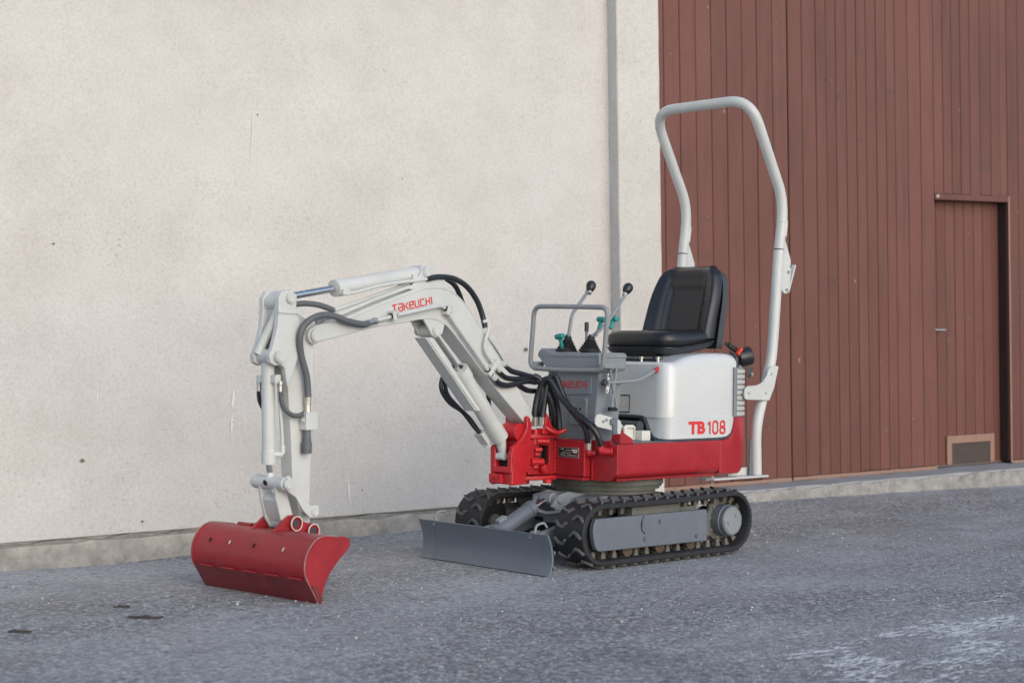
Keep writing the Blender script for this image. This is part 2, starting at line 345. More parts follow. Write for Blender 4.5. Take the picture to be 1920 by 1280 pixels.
def obj(name, mb, m, parent=None, bevel=0., ang=32, kind=None, label=None, seg=2):
    me = mb if isinstance(mb, bpy.types.Mesh) else mesh_from(mb, name, m, ang)
    o = bpy.data.objects.new(name, me); COL.objects.link(o)
    if parent: o.parent = parent
    if bevel:
        b = o.modifiers.new('bevel', 'BEVEL'); b.width = bevel; b.segments = seg; b.limit_method = 'ANGLE'; b.angle_limit = math.radians(40); b.harden_normals = True
    if kind: o['kind'] = kind
    if label: o['label'] = label
    return o

def put(me, name, parent, M):
    o = bpy.data.objects.new(name, me); COL.objects.link(o); o.parent = parent; o.matrix_local = M; return o

def thing(name, label, cat, M=None, group=None):
    o = bpy.data.objects.new(name, None); COL.objects.link(o); o.empty_display_size = .2
    if M is not None: o.matrix_world = M
    o['label'] = label; o['category'] = cat
    if group: o['group'] = group
    return o

# ------------------------------------------------------------------ building frame (s along the wall, d into the wall, h up)
BM = Matrix(((.975618, .217133, -.031966, 0), (-.216999, .976142, .007656, 0), (.032865, -.000533, .99946, 0), (0, 0, 0, 1)))
WALLN = Vector((.217133, .976142, -.000533)); WALLW = Vector((.975618, -.216999, .032865))

BASE = [(-12, -.50), (-2.6, -.21), (-1.95, -.17), (-1.48, -.14), (-.70, -.10), (-.26, -.08), (1.3, .0), (2.18, .028), (3.61, .05), (4.7, .06), (14, .16)]
def ground_z(x, y):
    P = Vector((x, y, 0)); d = P.dot(WALLN); s = P.dot(WALLW)
    t = max(0, min(1, (d-.42)/(1.66-.42))); t = t*t*(3-2*t)
    if t == 0: return 0.
    s = max(-12, min(14, s))
    for (a, za), (b, zb) in zip(BASE, BASE[1:]):
        if a <= s <= b: return t*(za+(zb-za)*(s-a)/(b-a))
    return 0.

def build_ground():
    def axis(lo, hi, step, far):
        a = [lo+i*step for i in range(int((hi-lo)/step)+1)]; e = step; l = [a[0]]; r = [a[-1]]
        while l[0] > -far: e *= 1.5; l.insert(0, l[0]-e)
        e = step
        while r[-1] < far: e *= 1.5; r.append(r[-1]+e)
        return l[:-1]+a+r[1:]
    X = axis(-6, 8, .1, 120); Y = axis(-4.5, 3.5, .1, 120); n = len(X)
    mb = MB(); mb.add([(x, y, ground_z(x, y)) for y in Y for x in X], [(j*n+i, j*n+i+1, (j+1)*n+i+1, (j+1)*n+i) for j in range(len(Y)-1) for i in range(n-1)])
    obj('asphalt_ground', mb, ASPHALT, kind='structure', ang=80)
build_ground()

# worn white line at the lower right, a rash of small flakes of paint lying on the asphalt
def flakes():
    mb = MB(); A = Vector((-1.85, -2.36)); Bv = Vector((.25, -2.30)); rng = random.Random(3)
    for k in range(4200):
        t = rng.random(); wv = rng.gauss(0, .20)
        dens = noise.noise(Vector((t*7, wv*9, 1.3)))
        if dens+.55*noise.noise(Vector((t*31, wv*37, 8))) < .06 or abs(wv) > .42: continue
        c = A.lerp(Bv, t)+Vector((0, wv)); L = rng.uniform(.006, .030)*(1+dens*1.5); W = rng.uniform(.0018, .0055); an = rng.gauss(-.05, .16); m = 8
        pts = []
        for j in range(m):
            a = 2*PI*j/m; rr = rng.uniform(.55, 1.2); q = Vector((math.cos(a)*L*rr, math.sin(a)*W*rr)); q.rotate(Matrix.Rotation(an, 2)); pts.append((c.x+q.x, c.y+q.y, .0022+.0004*rng.random()))
        mb.add(pts, [tuple(range(m))])
    obj('worn_road_paint', mb, ROADPAINT, kind='stuff')
flakes()

def pebbles():
    mb = MB(); rng = random.Random(11); ico = [(0, 0, 1), (.9, 0, .1), (-.3, .85, .1), (-.4, -.8, .1), (.3, .3, -.6), (-.5, .1, -.6)]
    fs = [(0, 1, 2), (0, 2, 3), (0, 3, 1), (1, 4, 2), (2, 5, 3), (3, 5, 1), (1, 5, 4), (2, 4, 5)]
    k = 0
    while k < 9000:
        x = rng.uniform(-5.2, 6); y = rng.uniform(-4.2, 1.7); P = Vector((x, y, 0))
        if P.dot(WALLN) > 1.55: continue
        if noise.noise(Vector((x*1.3, y*1.3, 4))) < rng.uniform(-.5, .35): continue
        r = rng.uniform(.0016, .0046)*(1.8 if rng.random() < .04 else 1); z = ground_z(x, y); a = rng.random()*6.28; ca, sa = math.cos(a), math.sin(a)
        jit = [(q[0]*rng.uniform(.7, 1.3), q[1]*rng.uniform(.7, 1.3), q[2]*rng.uniform(.6, 1)) for q in ico]
        mb.add([(x+r*(q[0]*ca-q[1]*sa), y+r*(q[0]*sa+q[1]*ca), z+r*(q[2]+.4)) for q in jit], fs); k += 1
    obj('loose_gravel', mb, PEBBLE, kind='stuff', ang=20)
pebbles()

def leaf(px, py, L, W, ang, label, seed):
    rng = random.Random(seed); mb = MB(); top = []; n = 9
    for j in range(n):
        a = 2*PI*j/n; rr = rng.uniform(.6, 1.15); x = math.cos(a)*L*rr; y = math.sin(a)*W*rr
        q = Vector((x, y)); q.rotate(Matrix.Rotation(ang, 2)); top.append((px+q.x, py+q.y, .003+rng.random()*.008))
    low = [(x, y, .001) for x, y, z in top]; mb.loft([low, top]); o = obj('dead_leaf', mb, LEAF, ang=60); o['label'] = label; o['category'] = 'leaf'; o['group'] = 'dark leaves on the asphalt'
leaf(-2.80, -.02, .034, .008, -.75, 'small dark strip of leaf on the asphalt, farthest of three from the camera', 1)
leaf(-2.86, -.27, .062, .020, -.75, 'largest dark dead leaf on the asphalt left of the red bucket', 2)
leaf(-3.32, -.27, .045, .011, -.7, 'dark dead leaf alone on the asphalt at far left', 4)

# ------------------------------------------------------------------ rendered wall with plinth and pilaster
wall = thing('plastered_wall', 'pale beige rough plastered wall with concrete plinth and pilaster', 'wall', BM)
mb = MB()
S0, S1, H1 = -9., 1.145, 5.2
nx, nz_ = 90, 50                                                 # slightly uneven face
pts = []; fs = []
for j in range(nz_+1):
    for i in range(nx+1):
        s = S0+(S1-S0)*i/nx; h = .045+(H1-.045)*j/nz_
        pts.append((s, 1.83+.006*noise.noise(Vector((s*1.4, h*1.1, 2)))+.003*noise.noise(Vector((s*5, h*4, 5))), h))
for j in range(nz_):
    for i in range(nx):
        a = j*(nx+1)+i; fs.append((a, a+1, a+nx+2, a+nx+1))
mb.add(pts, fs); mb.b2((S0, 1.86, -.6), (S1, 2.2, H1))
obj('plaster_face', mb, PLASTER, wall, ang=70)
def rough_box(a, b, step, amp, seed, taper=0.):
    bm = bmesh.new(); mbx = MB().b2(a, b); vs = [bm.verts.new(q) for q in mbx.v]; [bm.faces.new([vs[i] for i in f]) for f in mbx.f]
    n = max(1, int((b[0]-a[0])/step))
    ed = [e for e in bm.edges if abs((e.verts[0].co-e.verts[1].co).normalized().x) > .9]
    bmesh.ops.subdivide_edges(bm, edges=ed, cuts=min(160, n), use_grid_fill=True)
    for v in bm.verts:
        q = v.co; d = Vector((0, noise.noise(Vector((q.x*6, q.z*9, seed)))+.5*noise.noise(Vector((q.x*22, q.z*19, seed+3))), noise.noise(Vector((q.x*5, 3, seed+7)))+.7*noise.noise(Vector((q.x*19, 8, seed+1)))))
        if abs(q.y-a[1]) < 1e-4: v.co = q+Vector((0, d.y*amp, 0))
        if abs(q.z-b[2]) < 1e-4: v.co = v.co+Vector((0, 0, d.z*amp))
    m = MB(); bm.verts.index_update(); m.v = [v.co.copy() for v in bm.verts]; m.f = [tuple(x.index for x in f.verts) for f in bm.faces]; bm.free(); return m
obj('plinth', rough_box((S0, 1.795, -.7), (1.14, 1.87, .020), .06, .012, 2), CONCRETE, wall, bevel=.008, ang=50)
obj('ledge_shade_band', rough_box((S0, 1.8215, .0), (1.142, 1.85, .034), .05, .016, 9), LEDGESHADE, wall, ang=50)  # dark strip painted as the shadow of the groove above the plinth
mb = MB(); pp = []; n = 60
for j in range(n+1):
    h = -.3+(H1+.3)*j/n; e = .004*noise.noise(Vector((h*3, 1, 1))); g = .003*noise.noise(Vector((h*7, 5, 2)))
    pp.append([(1.145+e, 1.90, h), (1.145+e, 1.735+g, h), (1.150+e, 1.730+g, h), (1.461+g, 1.730+e*.5, h), (1.466+g, 1.735, h), (1.466+g, 1.90, h)])
mb.loft(pp); obj('pilaster', mb, PLASTER, wall, ang=40)
def patch(name, poly, y, m, th=.0025):
    return obj(name, MB().loft([[(s, y, h) for s, h in poly], [(s, y-th, h) for s, h in poly]]), m, wall, ang=50)
def sliver(s0, h0, s1, h1, wd, seed):
    rng = random.Random(seed); L = []; R = []
    for k in range(9):
        t = k/8; ww = wd*(.25+math.sin(PI*min(1, t*1.05))*.9)*rng.uniform(.5, 1.2); s = s0+(s1-s0)*t+rng.uniform(-.002, .002); h = h0+(h1-h0)*t
        L.append((s-ww/2, h)); R.append((s+ww/2, h))
    return L+R[::-1]
for k, a in enumerate([(-1.200, 2.36, -1.222, 2.01, .004), (-1.341, .775, -1.352, .67, .014), (-1.352, .64, -1.36, .53, .012), (-2.084, .83, -2.09, .73, .006), (-.67, .262, -.662, .105, .013)]):
    patch('paint_drip', sliver(*a, k), 1.8245, DRIP, .0008)
def blob(s, h, r, seed):
    rng = random.Random(seed); return [(s+r*math.cos(2*PI*k/9)*rng.uniform(.6, 1.3), h+r*.8*math.sin(2*PI*k/9)*rng.uniform(.6, 1.3)) for k in range(9)]
for k, (s, h, r) in enumerate([(-2.171, .437, .014), (-1.86, .10, .008), (.515, .956, .016), (-1.18, 2.27, .006), (-.585, .185, .006), (.10, .31, .005), (-.60, .70, .004), (-1.35, .60, .004), (-2.30, 1.55, .008), (-.3, 1.95, .006)]):
    patch('plaster_hole', blob(s, h, r, k+40), 1.8235, DARKSPOT, .0012)

# ------------------------------------------------------------------ concrete threshold
obj('concrete_threshold', rough_box((1.468, 1.575, -.5), (12, 2.3, .032), .05, .005, 21), THRESH, kind='structure', bevel=.012, ang=50).matrix_world = BM

obj('threshold_edge', rough_box((1.468, 1.555, -.5), (12, 1.5745, .018), .03, .022, 33), ROUGHEDGE, kind='structure', ang=50).matrix_world = BM

# ------------------------------------------------------------------ plank gate: narrow leaf, wide leaf, wicket door
DG = 1.85
XS_L = [1.559-.09, 1.588, 1.715, 1.844, 1.969, 2.097, 2.224, 2.350, 2.482, 2.610]
XS_R = [2.618, 2.74, 2.863, 2.954, 3.045, 3.138, 3.231, 3.320, 3.415, 3.506, 3.592, 3.715, 3.839, 3.966]
XS_T = [3.966, 4.061, 4.146, 4.237, 4.330, 4.434, 4.544, 4.639, 4.716]
XS_E = [4.716, 4.831, 4.95, 5.07, 5.19, 5.31, 5.43, 5.55, 5.67, 5.79, 5.91, 6.03, 6.15, 6.27]
def plank(parent, s0, s1, h0, h1, d, th=.022, gap=.0028):
    o = random.uniform(-.0012, .0012); c = .004; g = gap*random.uniform(.6, 1.3)/2
    prof = [(s0+g, d+th), (s0+g, d+c+o), (s0+g+c, d+o), (s1-g-c, d+o), (s1-g, d+c+o), (s1-g, d+th)]
    obj('plank', MB().extz(prof, h0+random.uniform(-.003, .003), h1), PLANK, parent, ang=20)
leafA = thing('gate_leaf', 'narrow red-brown plank gate leaf between the pilaster and the dark joint', 'gate', BM, 'gate leaves')
for a, b in zip(XS_L, XS_L[1:]): plank(leafA, a, b, .062, 4.8, DG)
obj('backing_board', MB().b2((1.469, DG+.024, .05), (2.608, DG+.05, 4.8)), BLACK, leafA)
obj('bottom_rail', rough_box((1.47, DG-.002, .034), (2.607, DG+.022, .0575), .1, .002, 3), RAWWOOD, leafA)
leafB = thing('gate_leaf', 'wide red-brown plank gate leaf around the small door', 'gate', BM, 'gate leaves')
for a, b in zip(XS_R, XS_R[1:]): plank(leafB, a, b, .062, 4.8, DG)
for a, b in zip(XS_T, XS_T[1:]): plank(leafB, a, b, 2.003, 4.8, DG)
for a, b in zip(XS_E, XS_E[1:]): plank(leafB, a, b, .058, 4.8, DG)
m = MB().ext([(2.62, .05), (3.93, .05), (3.93, 2.02), (4.75, 2.02), (4.75, .05), (6.25, .05), (6.25, 4.8), (2.62, 4.8)], DG+.024, DG+.05)
obj('backing_board', m, BLACK, leafB)
obj('bottom_rail', rough_box((2.62, DG-.002, .034), (3.962, DG+.022, .0575), .1, .002, 5), RAWWOOD, leafB)
obj('lintel_rail', MB().b2((3.968, DG-.004, 1.957), (4.722, DG+.090, 2.0015)), PLANK, leafB, bevel=.004)
obj('jamb', MB().b2((4.7175, DG+.0235, .045), (4.745, DG+.13, 1.956)), SHADEWOOD, leafB, bevel=.002)  # jamb facing away from the light, its shade put into the colour
obj('jamb', MB().b2((3.93, DG+.0235, .045), (3.9655, DG+.13, 1.956)), SHADEWOOD, leafB, bevel=.002)
obj('flaked_corner', MB().loft([[(s, DG-.009, h) for s, h in blob(3.990, 1.980, .016, 5)], [(s, DG-.0098, h) for s, h in blob(3.990, 1.980, .016, 5)]]), CHIP, leafB)
obj('edge_strip', MB().b2((4.7175, DG-.004, .04), (4.733, DG+.001, 2.0)), RAWWOOD, leafB, bevel=.001, label='pale worn edge of the door opening')

obj('interior_wall', MB().b2((1.469, 1.992, .033), (6.27, 2.03, 4.8)), BLACK, kind='structure').matrix_world = BM
obj('bottom_rail', rough_box((4.735, DG-.002, .034), (6.27, DG+.022, .0535), .1, .002, 8), RAWWOOD, leafB)
door = thing('small_door', 'small red-brown plank door set back in the gate with lever handle', 'door', BM)
DD = 1.945
XS_D = [3.967, 4.072, 4.166, 4.262, 4.355, 4.455, 4.550, 4.645, 4.7165]
for a, b in zip(XS_D, XS_D[1:]): plank(door, a, b, .048, 1.975, DD)
obj('backing_board', MB().b2((3.968, DD+.024, .05), (4.716, DD+.04, 1.98)), BLACK, door)
obj('kick_rail', MB().b2((3.97, DD-.012, .036), (4.715, DD+.001, .050)), GRILLE, door, bevel=.002)
V = [(4.145, .048), (4.632, .048), (4.632, .256), (4.145, .256)]
fr = obj('vent_frame', MB().ext([(4.145, .05), (4.193, .05), (4.193, .200), (4.588, .200), (4.588, .05), (4.632, .05), (4.632, .256), (4.145, .256)], DD-.018, DD-.002), RAWWOOD, door, bevel=.003)
for k in range(17):
    h = .0565+k*.0085
    obj('vent_slat', MB().box((4.3905, DD-.008, h), (.392, .010, .0048), Matrix.Rotation(.5, 3, 'X')), GRILLE, fr)
obj('vent_back', MB().b2((4.194, DD-.0025, .051), (4.587, DD-.001, .1995)), BLACK, fr)
hd = obj('door_handle', MB().b2((4.002, DD-.010, 1.00), (4.030, DD-.001, 1.09)).cyl((4.016, DD-.002, 1.028), (4.016, DD-.05, 1.028), .008, n=12).cyl((4.012, DD-.046, 1.028), (4.112, DD-.046, 1.026), .008, n=12), STEEL, door, bevel=.002)

# =================================================================== the excavator
EX = thing('mini_excavator', 'small red and light grey tracked excavator with roll bar, bucket lowered onto the asphalt', 'excavator')
def part(name, mb, m, parent=None, **k): return obj(name, mb, m, parent or EX, **k)

bolt_me = mesh_from(MB().cyl((0, 0, 0), (0, 0, .006), .0085, n=6).cyl((0, 0, .006), (0, 0, .009), .005, n=8), 'bolt', STEEL)
bolt_grey = mesh_from(MB().cyl((0, 0, 0), (0, 0, .006), .0085, n=6), 'bolt', GREY)
bolt_blue = mesh_from(MB().cyl((0, 0, 0), (0, 0, .008), .0095, n=6), 'bolt', BLUEGREY)
bolt_white = mesh_from(MB().cyl((0, 0, 0), (0, 0, .006), .0095, n=6).cyl((0, 0, .006), (0, 0, .010), .005, n=8), 'bolt', WHITE)
bolt_red = mesh_from(MB().cyl((0, 0, 0), (0, 0, .006), .0085, n=6), 'bolt', REDCAST)
def bolt(parent, p, ax, s=1., me=None):
    M = Matrix.Translation(Vector(p)) @ Vector(ax).to_track_quat('Z', 'Y').to_matrix().to_4x4() @ Matrix.Diagonal((s, s, s, 1))
    return put(me or bolt_me, 'bolt', parent, M)

# ---------------------------------------------------------------- tracks
C_R, R_R = Vector((.244, .161)), .143
C_F, R_F = Vector((-.660, .155)), .137
def track_path(n_arc=26, off=0.):
    out = []; ln = (C_R-C_F).length; dz = R_R-R_F; al = math.asin(dz/ln); base = math.atan2(C_R.y-C_F.y, C_R.x-C_F.x)
    a_top = PI/2+al+base; a_bot = -PI/2-al+base
    for k in range(n_arc+1):
        a = a_bot+(a_top-a_bot)*k/n_arc; out.append(C_R+Vector((math.cos(a), math.sin(a)))*(R_R+off))
    pa = out[-1]; pb = C_F+Vector((math.cos(a_top), math.sin(a_top)))*(R_F+off)
    for k in range(1, 12):
        t = k/12; q = pa.lerp(pb, t); out.append(q-Vector((0, .006*math.sin(PI*t))))
    for k in range(n_arc+1):
        a = a_top+(a_bot+2*PI-a_top)*k/n_arc; out.append(C_F+Vector((math.cos(a), math.sin(a)))*(R_F+off))
    pa = out[-1]; pb = out[0]
    for k in range(1, 12): out.append(pa.lerp(pb, k/12))
    return out
PATH = track_path()
CUM = [0.]
for i in range(len(PATH)): CUM.append(CUM[-1]+(PATH[(i+1) % len(PATH)]-PATH[i]).length)
PER = CUM[-1]
def at_len(s):
    s %= PER
    for i in range(len(PATH)):
        if CUM[i] <= s <= CUM[i+1]:
            a = PATH[i]; b = PATH[(i+1) % len(PATH)]; t = (s-CUM[i])/(CUM[i+1]-CUM[i]); d = (b-a).normalized(); return a.lerp(b, t), d
    return PATH[0], Vector((1, 0))
NL = 37
def lug_mesh(flip):
    # chevron bar; u across the shoe, v along the run, raised along w
    cl = [(.013, -.011), (.036, .011), (.058, .004), (.082, -.017)] if not flip else [(-.013, .011), (-.036, -.011), (-.058, -.004), (-.082, .017)]
    wd = [.0042, .0062, .0062, .0050]; top = []; bot = []
    L = []; R = []
    for i, (u, v) in enumerate(cl):
        a = Vector(cl[max(i-1, 0)]); b = Vector(cl[min(i+1, 3)]); t = (b-a).normalized(); nn = Vector((-t.y, t.x)); L.append(Vector((u, v))+nn*wd[i]); R.append(Vector((u, v))-nn*wd[i])
    ring = L+R[::-1]; c = sum(ring, Vector((0, 0)))/len(ring)
    lo = [(q.x, q.y, -.002) for q in ring]; hi = [((c+(q-c)*.93).x, (c+(q-c)*.90).y, .0115) for q in ring]
    return mesh_from(MB().loft([lo, hi]), 'lug', RUBBERWORN)
LUG_A, LUG_B = lug_mesh(False), lug_mesh(True)
TOOTH = mesh_from(MB().loft([[(-.013, -.015, 0), (.013, -.015, 0), (.013, .015, 0), (-.013, .015, 0)], [(-.009, -.009, -.034), (.009, -.009, -.034), (.009, .009, -.034), (-.009, .009, -.034)]]), 'guide_tooth', GRIME)
def frame_at(s, yc):
    p, d = at_len(s); nrm = Vector((d.y, -d.x))                  # outward for counter-clockwise path
    X = Vector((0, 1, 0)); Y = Vector((d.x, 0, d.y)); Z = Vector((nrm.x, 0, nrm.y))
    return Matrix(((X.x, Y.x, Z.x, p.x), (X.y, Y.y, Z.y, yc), (X.z, Y.z, Z.z, p.y), (0, 0, 0, 1)))
for sg, lab in ((-1, None), (1, None)):
    yc = sg*.33; mb = MB(); loops = []
    n = len(PATH); outer = PATH
    for i in range(n):
        a = PATH[i-1]; b = PATH[(i+1) % n]; d = (b-a).normalized(); nr = Vector((d.y, -d.x)); p = PATH[i]
        sec = []
        for u, h in ((-.090, -.004), (-.086, 0), (.086, 0), (.090, -.004), (.090, -.020), (.084, -.024), (-.084, -.024), (-.090, -.020)):
            q = p+nr*h; sec.append((q.x, yc+u, q.y))
        loops.append(sec)
    loops.append(loops[0]); mb.loft(loops, cap=False)
    tr = part('rubber_track', mb, RUBBER, ang=40)
    flipm = Matrix.Identity(4)
    for k in range(NL):
        put(LUG_A if sg < 0 else LUG_A, 'lug', tr, frame_at(k*PER/NL, yc))
        put(LUG_B, 'lug', tr, frame_at((k+.5)*PER/NL, yc))
    for k in range(NL):
        for u in (-.026, .026):
            M = frame_at((k+.25)*PER/NL, yc+u) @ Matrix.Translation((0, 0, -.023)); put(TOOTH, 'guide_tooth', tr, M)
    # frame between idler and sprocket
    y0, y1 = (yc-.045, yc+.045)
    part('track_frame', MB().b2((-.58, y0, .095), (.12, y1, .205)), DUSTY, bevel=.006)
    yo = sg*.405
    prof = [(-.715, .170), (-.709, .203), (-.696, .226), (.054, .2265), (.062, .222), (.066, .082), (.058, .078), (-.672, .081), (-.692, .092), (-.708, .125)]
    gp = part('guard_plate', MB().ext(prof, sg*.3755, yo), BLUEGREY, bevel=.006, seg=3)
    for x, z in ((-.395, .188), (-.275, .192), (-.375, .118), (-.015, .108)): bolt(gp, (x, yo, z), (0, sg, 0), 1., bolt_blue)
    obj('weld_arc', MB().tube([(-.385, yo+sg*.001, .222), (-.402, yo+sg*.001, .190), (-.398, yo+sg*.001, .160), (-.378, yo+sg*.001, .142)], .0022, n=6), BLACK, gp)
    part('carrier_block', MB().b2((-.43, y0, .206), (-.10, y1, .262)), DUSTY, bevel=.004)
    part('tensioner_block', MB().b2((-.088, y0+.01, .206), (.03, y1-.01, .244)), DUSTY, bevel=.004)
    # front idler
    c = (C_F.x, C_F.y); mb = MB().lathe((c[0], yc-.035, c[1]), (0, 1, 0), [(0, .05), (.004, .098), (.022, .104), (.024, .112), (.046, .112), (.048, .104), (.066, .098), (.07, .05)], 32)
    idl = part('idler_wheel', mb, BLACK, ang=40)
    obj('idler_hub', MB().cyl((c[0], yc-.05, c[1]), (c[0], yc+.05, c[1]), .035), DUSTY, idl)
    # sprocket with drive hub
    mb = MB(); lp = []
    for yy in (yc-.008, yc+.008):
        ring = []
        for k in range(72):
            a = 2*PI*k/72; r = .104+.012*(1 if (k % 8) in (1, 2, 3, 4) else 0); ring.append((C_R.x+r*math.cos(a), yy, C_R.y+r*math.sin(a)))
        lp.append(ring)
    spk = part('sprocket', mb.loft(lp), DUSTY, ang=30)
    yh = yc+sg*.012
    for k in range(9):
        a = 2*PI*k/9+.2; bolt(spk, (C_R.x+.086*math.cos(a), yc+sg*.008, C_R.y+.086*math.sin(a)), (0, sg, 0), 1.)
    hub = part('drive_hub', MB().lathe((C_R.x, yc+sg*.004, C_R.y), (0, sg, 0), [(0, .02), (.001, .076), (.05, .076), (.052, .072), (.074, .071), (.078, .066)], 40), BLUEGREY, ang=30)
    cap = obj('hub_cap', MB().lathe((C_R.x, yc+sg*.0775, C_R.y), (0, sg, 0), [(0, .060), (.001, .066), (.007, .066), (.009, .063), (.0091, .0595), (.007, .059), (.007, .058), (.0091, .0575), (.0092, .01)], 40), TUBEGREY, hub, ang=30)
    for dx, dz in ((.022, .028), (-.034, -.004)):
        obj('plug', MB().lathe((C_R.x+dx, yc+sg*.0868, C_R.y+dz), (0, sg, 0), [(0, .010), (.004, .010), (.005, .008), (.0045, .004)], 12), TUBEGREY, cap)
    part('hub_housing', MB().cyl((C_R.x, yc-sg*.01, C_R.y), (C_R.x, yc-sg*.10, C_R.y), .06), DUSTY)
    for x in (-.46, -.24, -.02):
        part('track_roller', MB().lathe((x, yc-.05, .074), (0, 1, 0), [(0, .015), (.002, .033), (.026, .033), (.028, .02), (.072, .02), (.074, .033), (.098, .033), (.1, .015)], 20), RUST)

# ---------------------------------------------------------------- car body, slewing ring, dozer blade
SC = Vector((-.20, 0))
part('car_body', MB().loft([[(-.46, -.20, .13), (.06, -.20, .13), (.06, .20, .13), (-.46, .20, .13)], [(-.46, -.21, .24), (.06, -.21, .24), (.06, .21, .24), (-.46, .21, .24)], [(-.40, -.19, .295), (.0, -.19, .295), (.0, .19, .295), (-.40, .19, .295)]]), DUSTY, bevel=.006)
for x in (-.36, -.04):
    part('cross_member', MB().b2((x-.05, -.29, .12), (x+.05, .29, .20)), DUSTY, bevel=.005)
for y in (-.065, .065): part('front_bracket', MB().ext([(-.64, .25), (-.60, .30), (-.54, .315), (-.40, .296), (-.40, .20), (-.56, .20)], y-.010, y+.010), GREY, bevel=.004)
part('bracket_plate', MB().loft([[(-.53, -.2, .16), (-.45, -.2, .16), (-.45, .2, .16), (-.53, .2, .16)], [(-.52, -.18, .285), (-.40, -.2, .30), (-.40, .2, .30), (-.52, .18, .285)]]), GREY, bevel=.006)
ring = part('slewing_ring', MB().lathe((SC.x, SC.y, .296), (0, 0, 1), [(0, .2), (.001, .232), (.022, .232), (.0225, .252), (.034, .252), (.0345, .262), (.040, .262), (.0405, .254), (.046, .254), (.0465, .27), (.074, .27), (.075, .2)], 56), DUSTY)
for k in range(22):
    a = 2*PI*k/22; bolt(ring, (SC.x+.246*math.cos(a), SC.y+.246*math.sin(a), .334), (0, 0, 1), 1.0)

def blade_prof(th):
    C = [(-1.018, .178), (-1.004, .150), (-.992, .115), (-.986, .080), (-.988, .045), (-1.000, .016), (-1.014, .002)]
    return C+[(x+th, z+.001) for x, z in C[::-1]]
BP = blade_prof(.010)
bl = part('dozer_blade', MB().ext([(x, z) for x, z in BP], -.423, .330), BLUEGREY, ang=20, bevel=.0015)
obj('blade_extension', MB().ext([(x-.001, z) for x, z in BP], .3325, .423), BLUEGREY, bl, ang=20, bevel=.0015)
obj('cutting_edge', MB().b2((-1.013, -.415, 0), (-1.003, .415, .004)), BLACK, bl)
for y in (.315, -.318): bolt(bl, (-1.0095, y, .160), (-.9, 0, .35), 1.0, bolt_blue)
for y, z in ((-.4235, .10), (-.4235, .035)): bolt(bl, (-.978, y+.004, z), (1, -.3, 0), 1.0, bolt_blue)
for y in (.325, -.33):
    part('lashing_hook', MB().tube(roundpath([(-1.000, y, .170), (-.995, y, .213), (-.955, y-.01, .222), (-.94, y-.012, .20)], .02), .0055, n=8, smooth=0), GREY)
for y in (-.165, .165):
    part('blade_arm', MB().ext([(-.985, .050), (-.985, .120), (-.75, .165), (-.50, .215), (-.46, .15), (-.72, .085)], y-.018, y+.018), GREY, bevel=.005)
for y in (-.043, .043): part('blade_clevis', MB().ext([(-.975, .06), (-.975, .165), (-.93, .175), (-.885, .165), (-.88, .12)], y-.007, y+.007), BLUEGREY, bevel=.003)
A, Bp, Cc = Vector((-.925, 0, .138)), Vector((-.690, 0, .243)), Vector((-.590, 0, .281))
u = (Bp-A).normalized()
bc = part('blade_cylinder', MB().lathe(A, u, [(0, .02), (.002, .036), (.22, .036), (.222, .040), (.255, .040), (.258, .018)], 24), BLUEGREY, ang=35)
obj('cylinder_port', MB().box(A+u*.05+Vector((-.01, 0, .043)), (.05, .03, .018), Matrix.Rotation(-.42, 3, 'Y')), GREY, bc, bevel=.003)
obj('piston_rod', MB().cyl(Bp, Cc, .0135), CHROME, bc)
obj('rod_eye', MB().cyl(Cc+Vector((0, -.034, 0)), Cc+Vector((0, .034, 0)), .030).cyl(Cc+Vector((0, -.082, 0)), Cc+Vector((0, .082, 0)), .019), GREY, bc, bevel=.003)
part('blade_hose', MB().tube([(-.70, -.035, .235), (-.66, -.06, .222), (-.60, -.10, .225), (-.545, -.13, .19), (-.50, -.15, .17)], .010), GHOSE)
part('blade_hose', MB().tube([(-.86, .035, .185), (-.76, .06, .20), (-.66, .09, .21), (-.56, .10, .18), (-.50, .11, .17)], .010), HOSE)

# ---------------------------------------------------------------- revolving frame
# side skirts with rolled lower edge
prof = [(-.333, .5445), (-.336, .541), (-.336, .422), (-.333, .406), (-.325, .394), (-.310, .386), (-.288, .383), (-.10, .383), (-.10, .5445)]
part('side_skirt', MB().extx(prof, -.484, .2335), RED, bevel=.0025)
part('side_skirt', MB().extx([(-y, z) for y, z in prof], -.484, .2335), RED, bevel=.0025)
part('base_frame', MB().b2((-.455, -.30, .372), (.25, .30, .385)).b2((-.46, -.099, .386), (.2, .099, .543)), RED, bevel=.003)
part('front_plate', MB().extx([(-.3345, .543), (-.3345, .405), (-.292, .373), (-.10, .371), (.26, .371), (.26, .556), (-.29, .556), (-.30, .543)], -.4915, -.4755), RED, bevel=.003)
part('corner_upright', MB().extx([(-.338, .5455), (-.338, .592), (-.285, .586), (-.275, .5575)], -.474, -.466).ext([(-.4655, .5455), (-.4655, .607), (-.455, .607), (-.452, .595), (-.395, .568), (-.385, .5455)], -.338, -.331), RED, bevel=.002)
obj_n = part('nose_box', MB().b2((-.532, -.170, .388), (-.492, .0225, .553)), RED, bevel=.003)
obj('weld_bead', MB().tube([(-.531, -.166, .39+.15*k/14+.0) for k in range(15)], lambda t: .004+.0015*math.sin(t*60), n=6, smooth=3), REDCAST, obj_n)
obj('weld_bead', MB().tube([(-.4935, -.182, .375+.13*k/14) for k in range(15)], lambda t: .005+.002*math.sin(t*70), n=6, smooth=3), REDCAST, obj_n)
obj('weld_bead', MB().tube([(-.534, .020, .395+.15*k/14) for k in range(15)], lambda t: .004+.0015*math.sin(t*55), n=6, smooth=3), REDCAST, obj_n)
npl = obj('data_plate', MB().b2((-.535, -.135, .470), (-.5325, -.004, .519)), STEEL, obj_n, bevel=.0006)
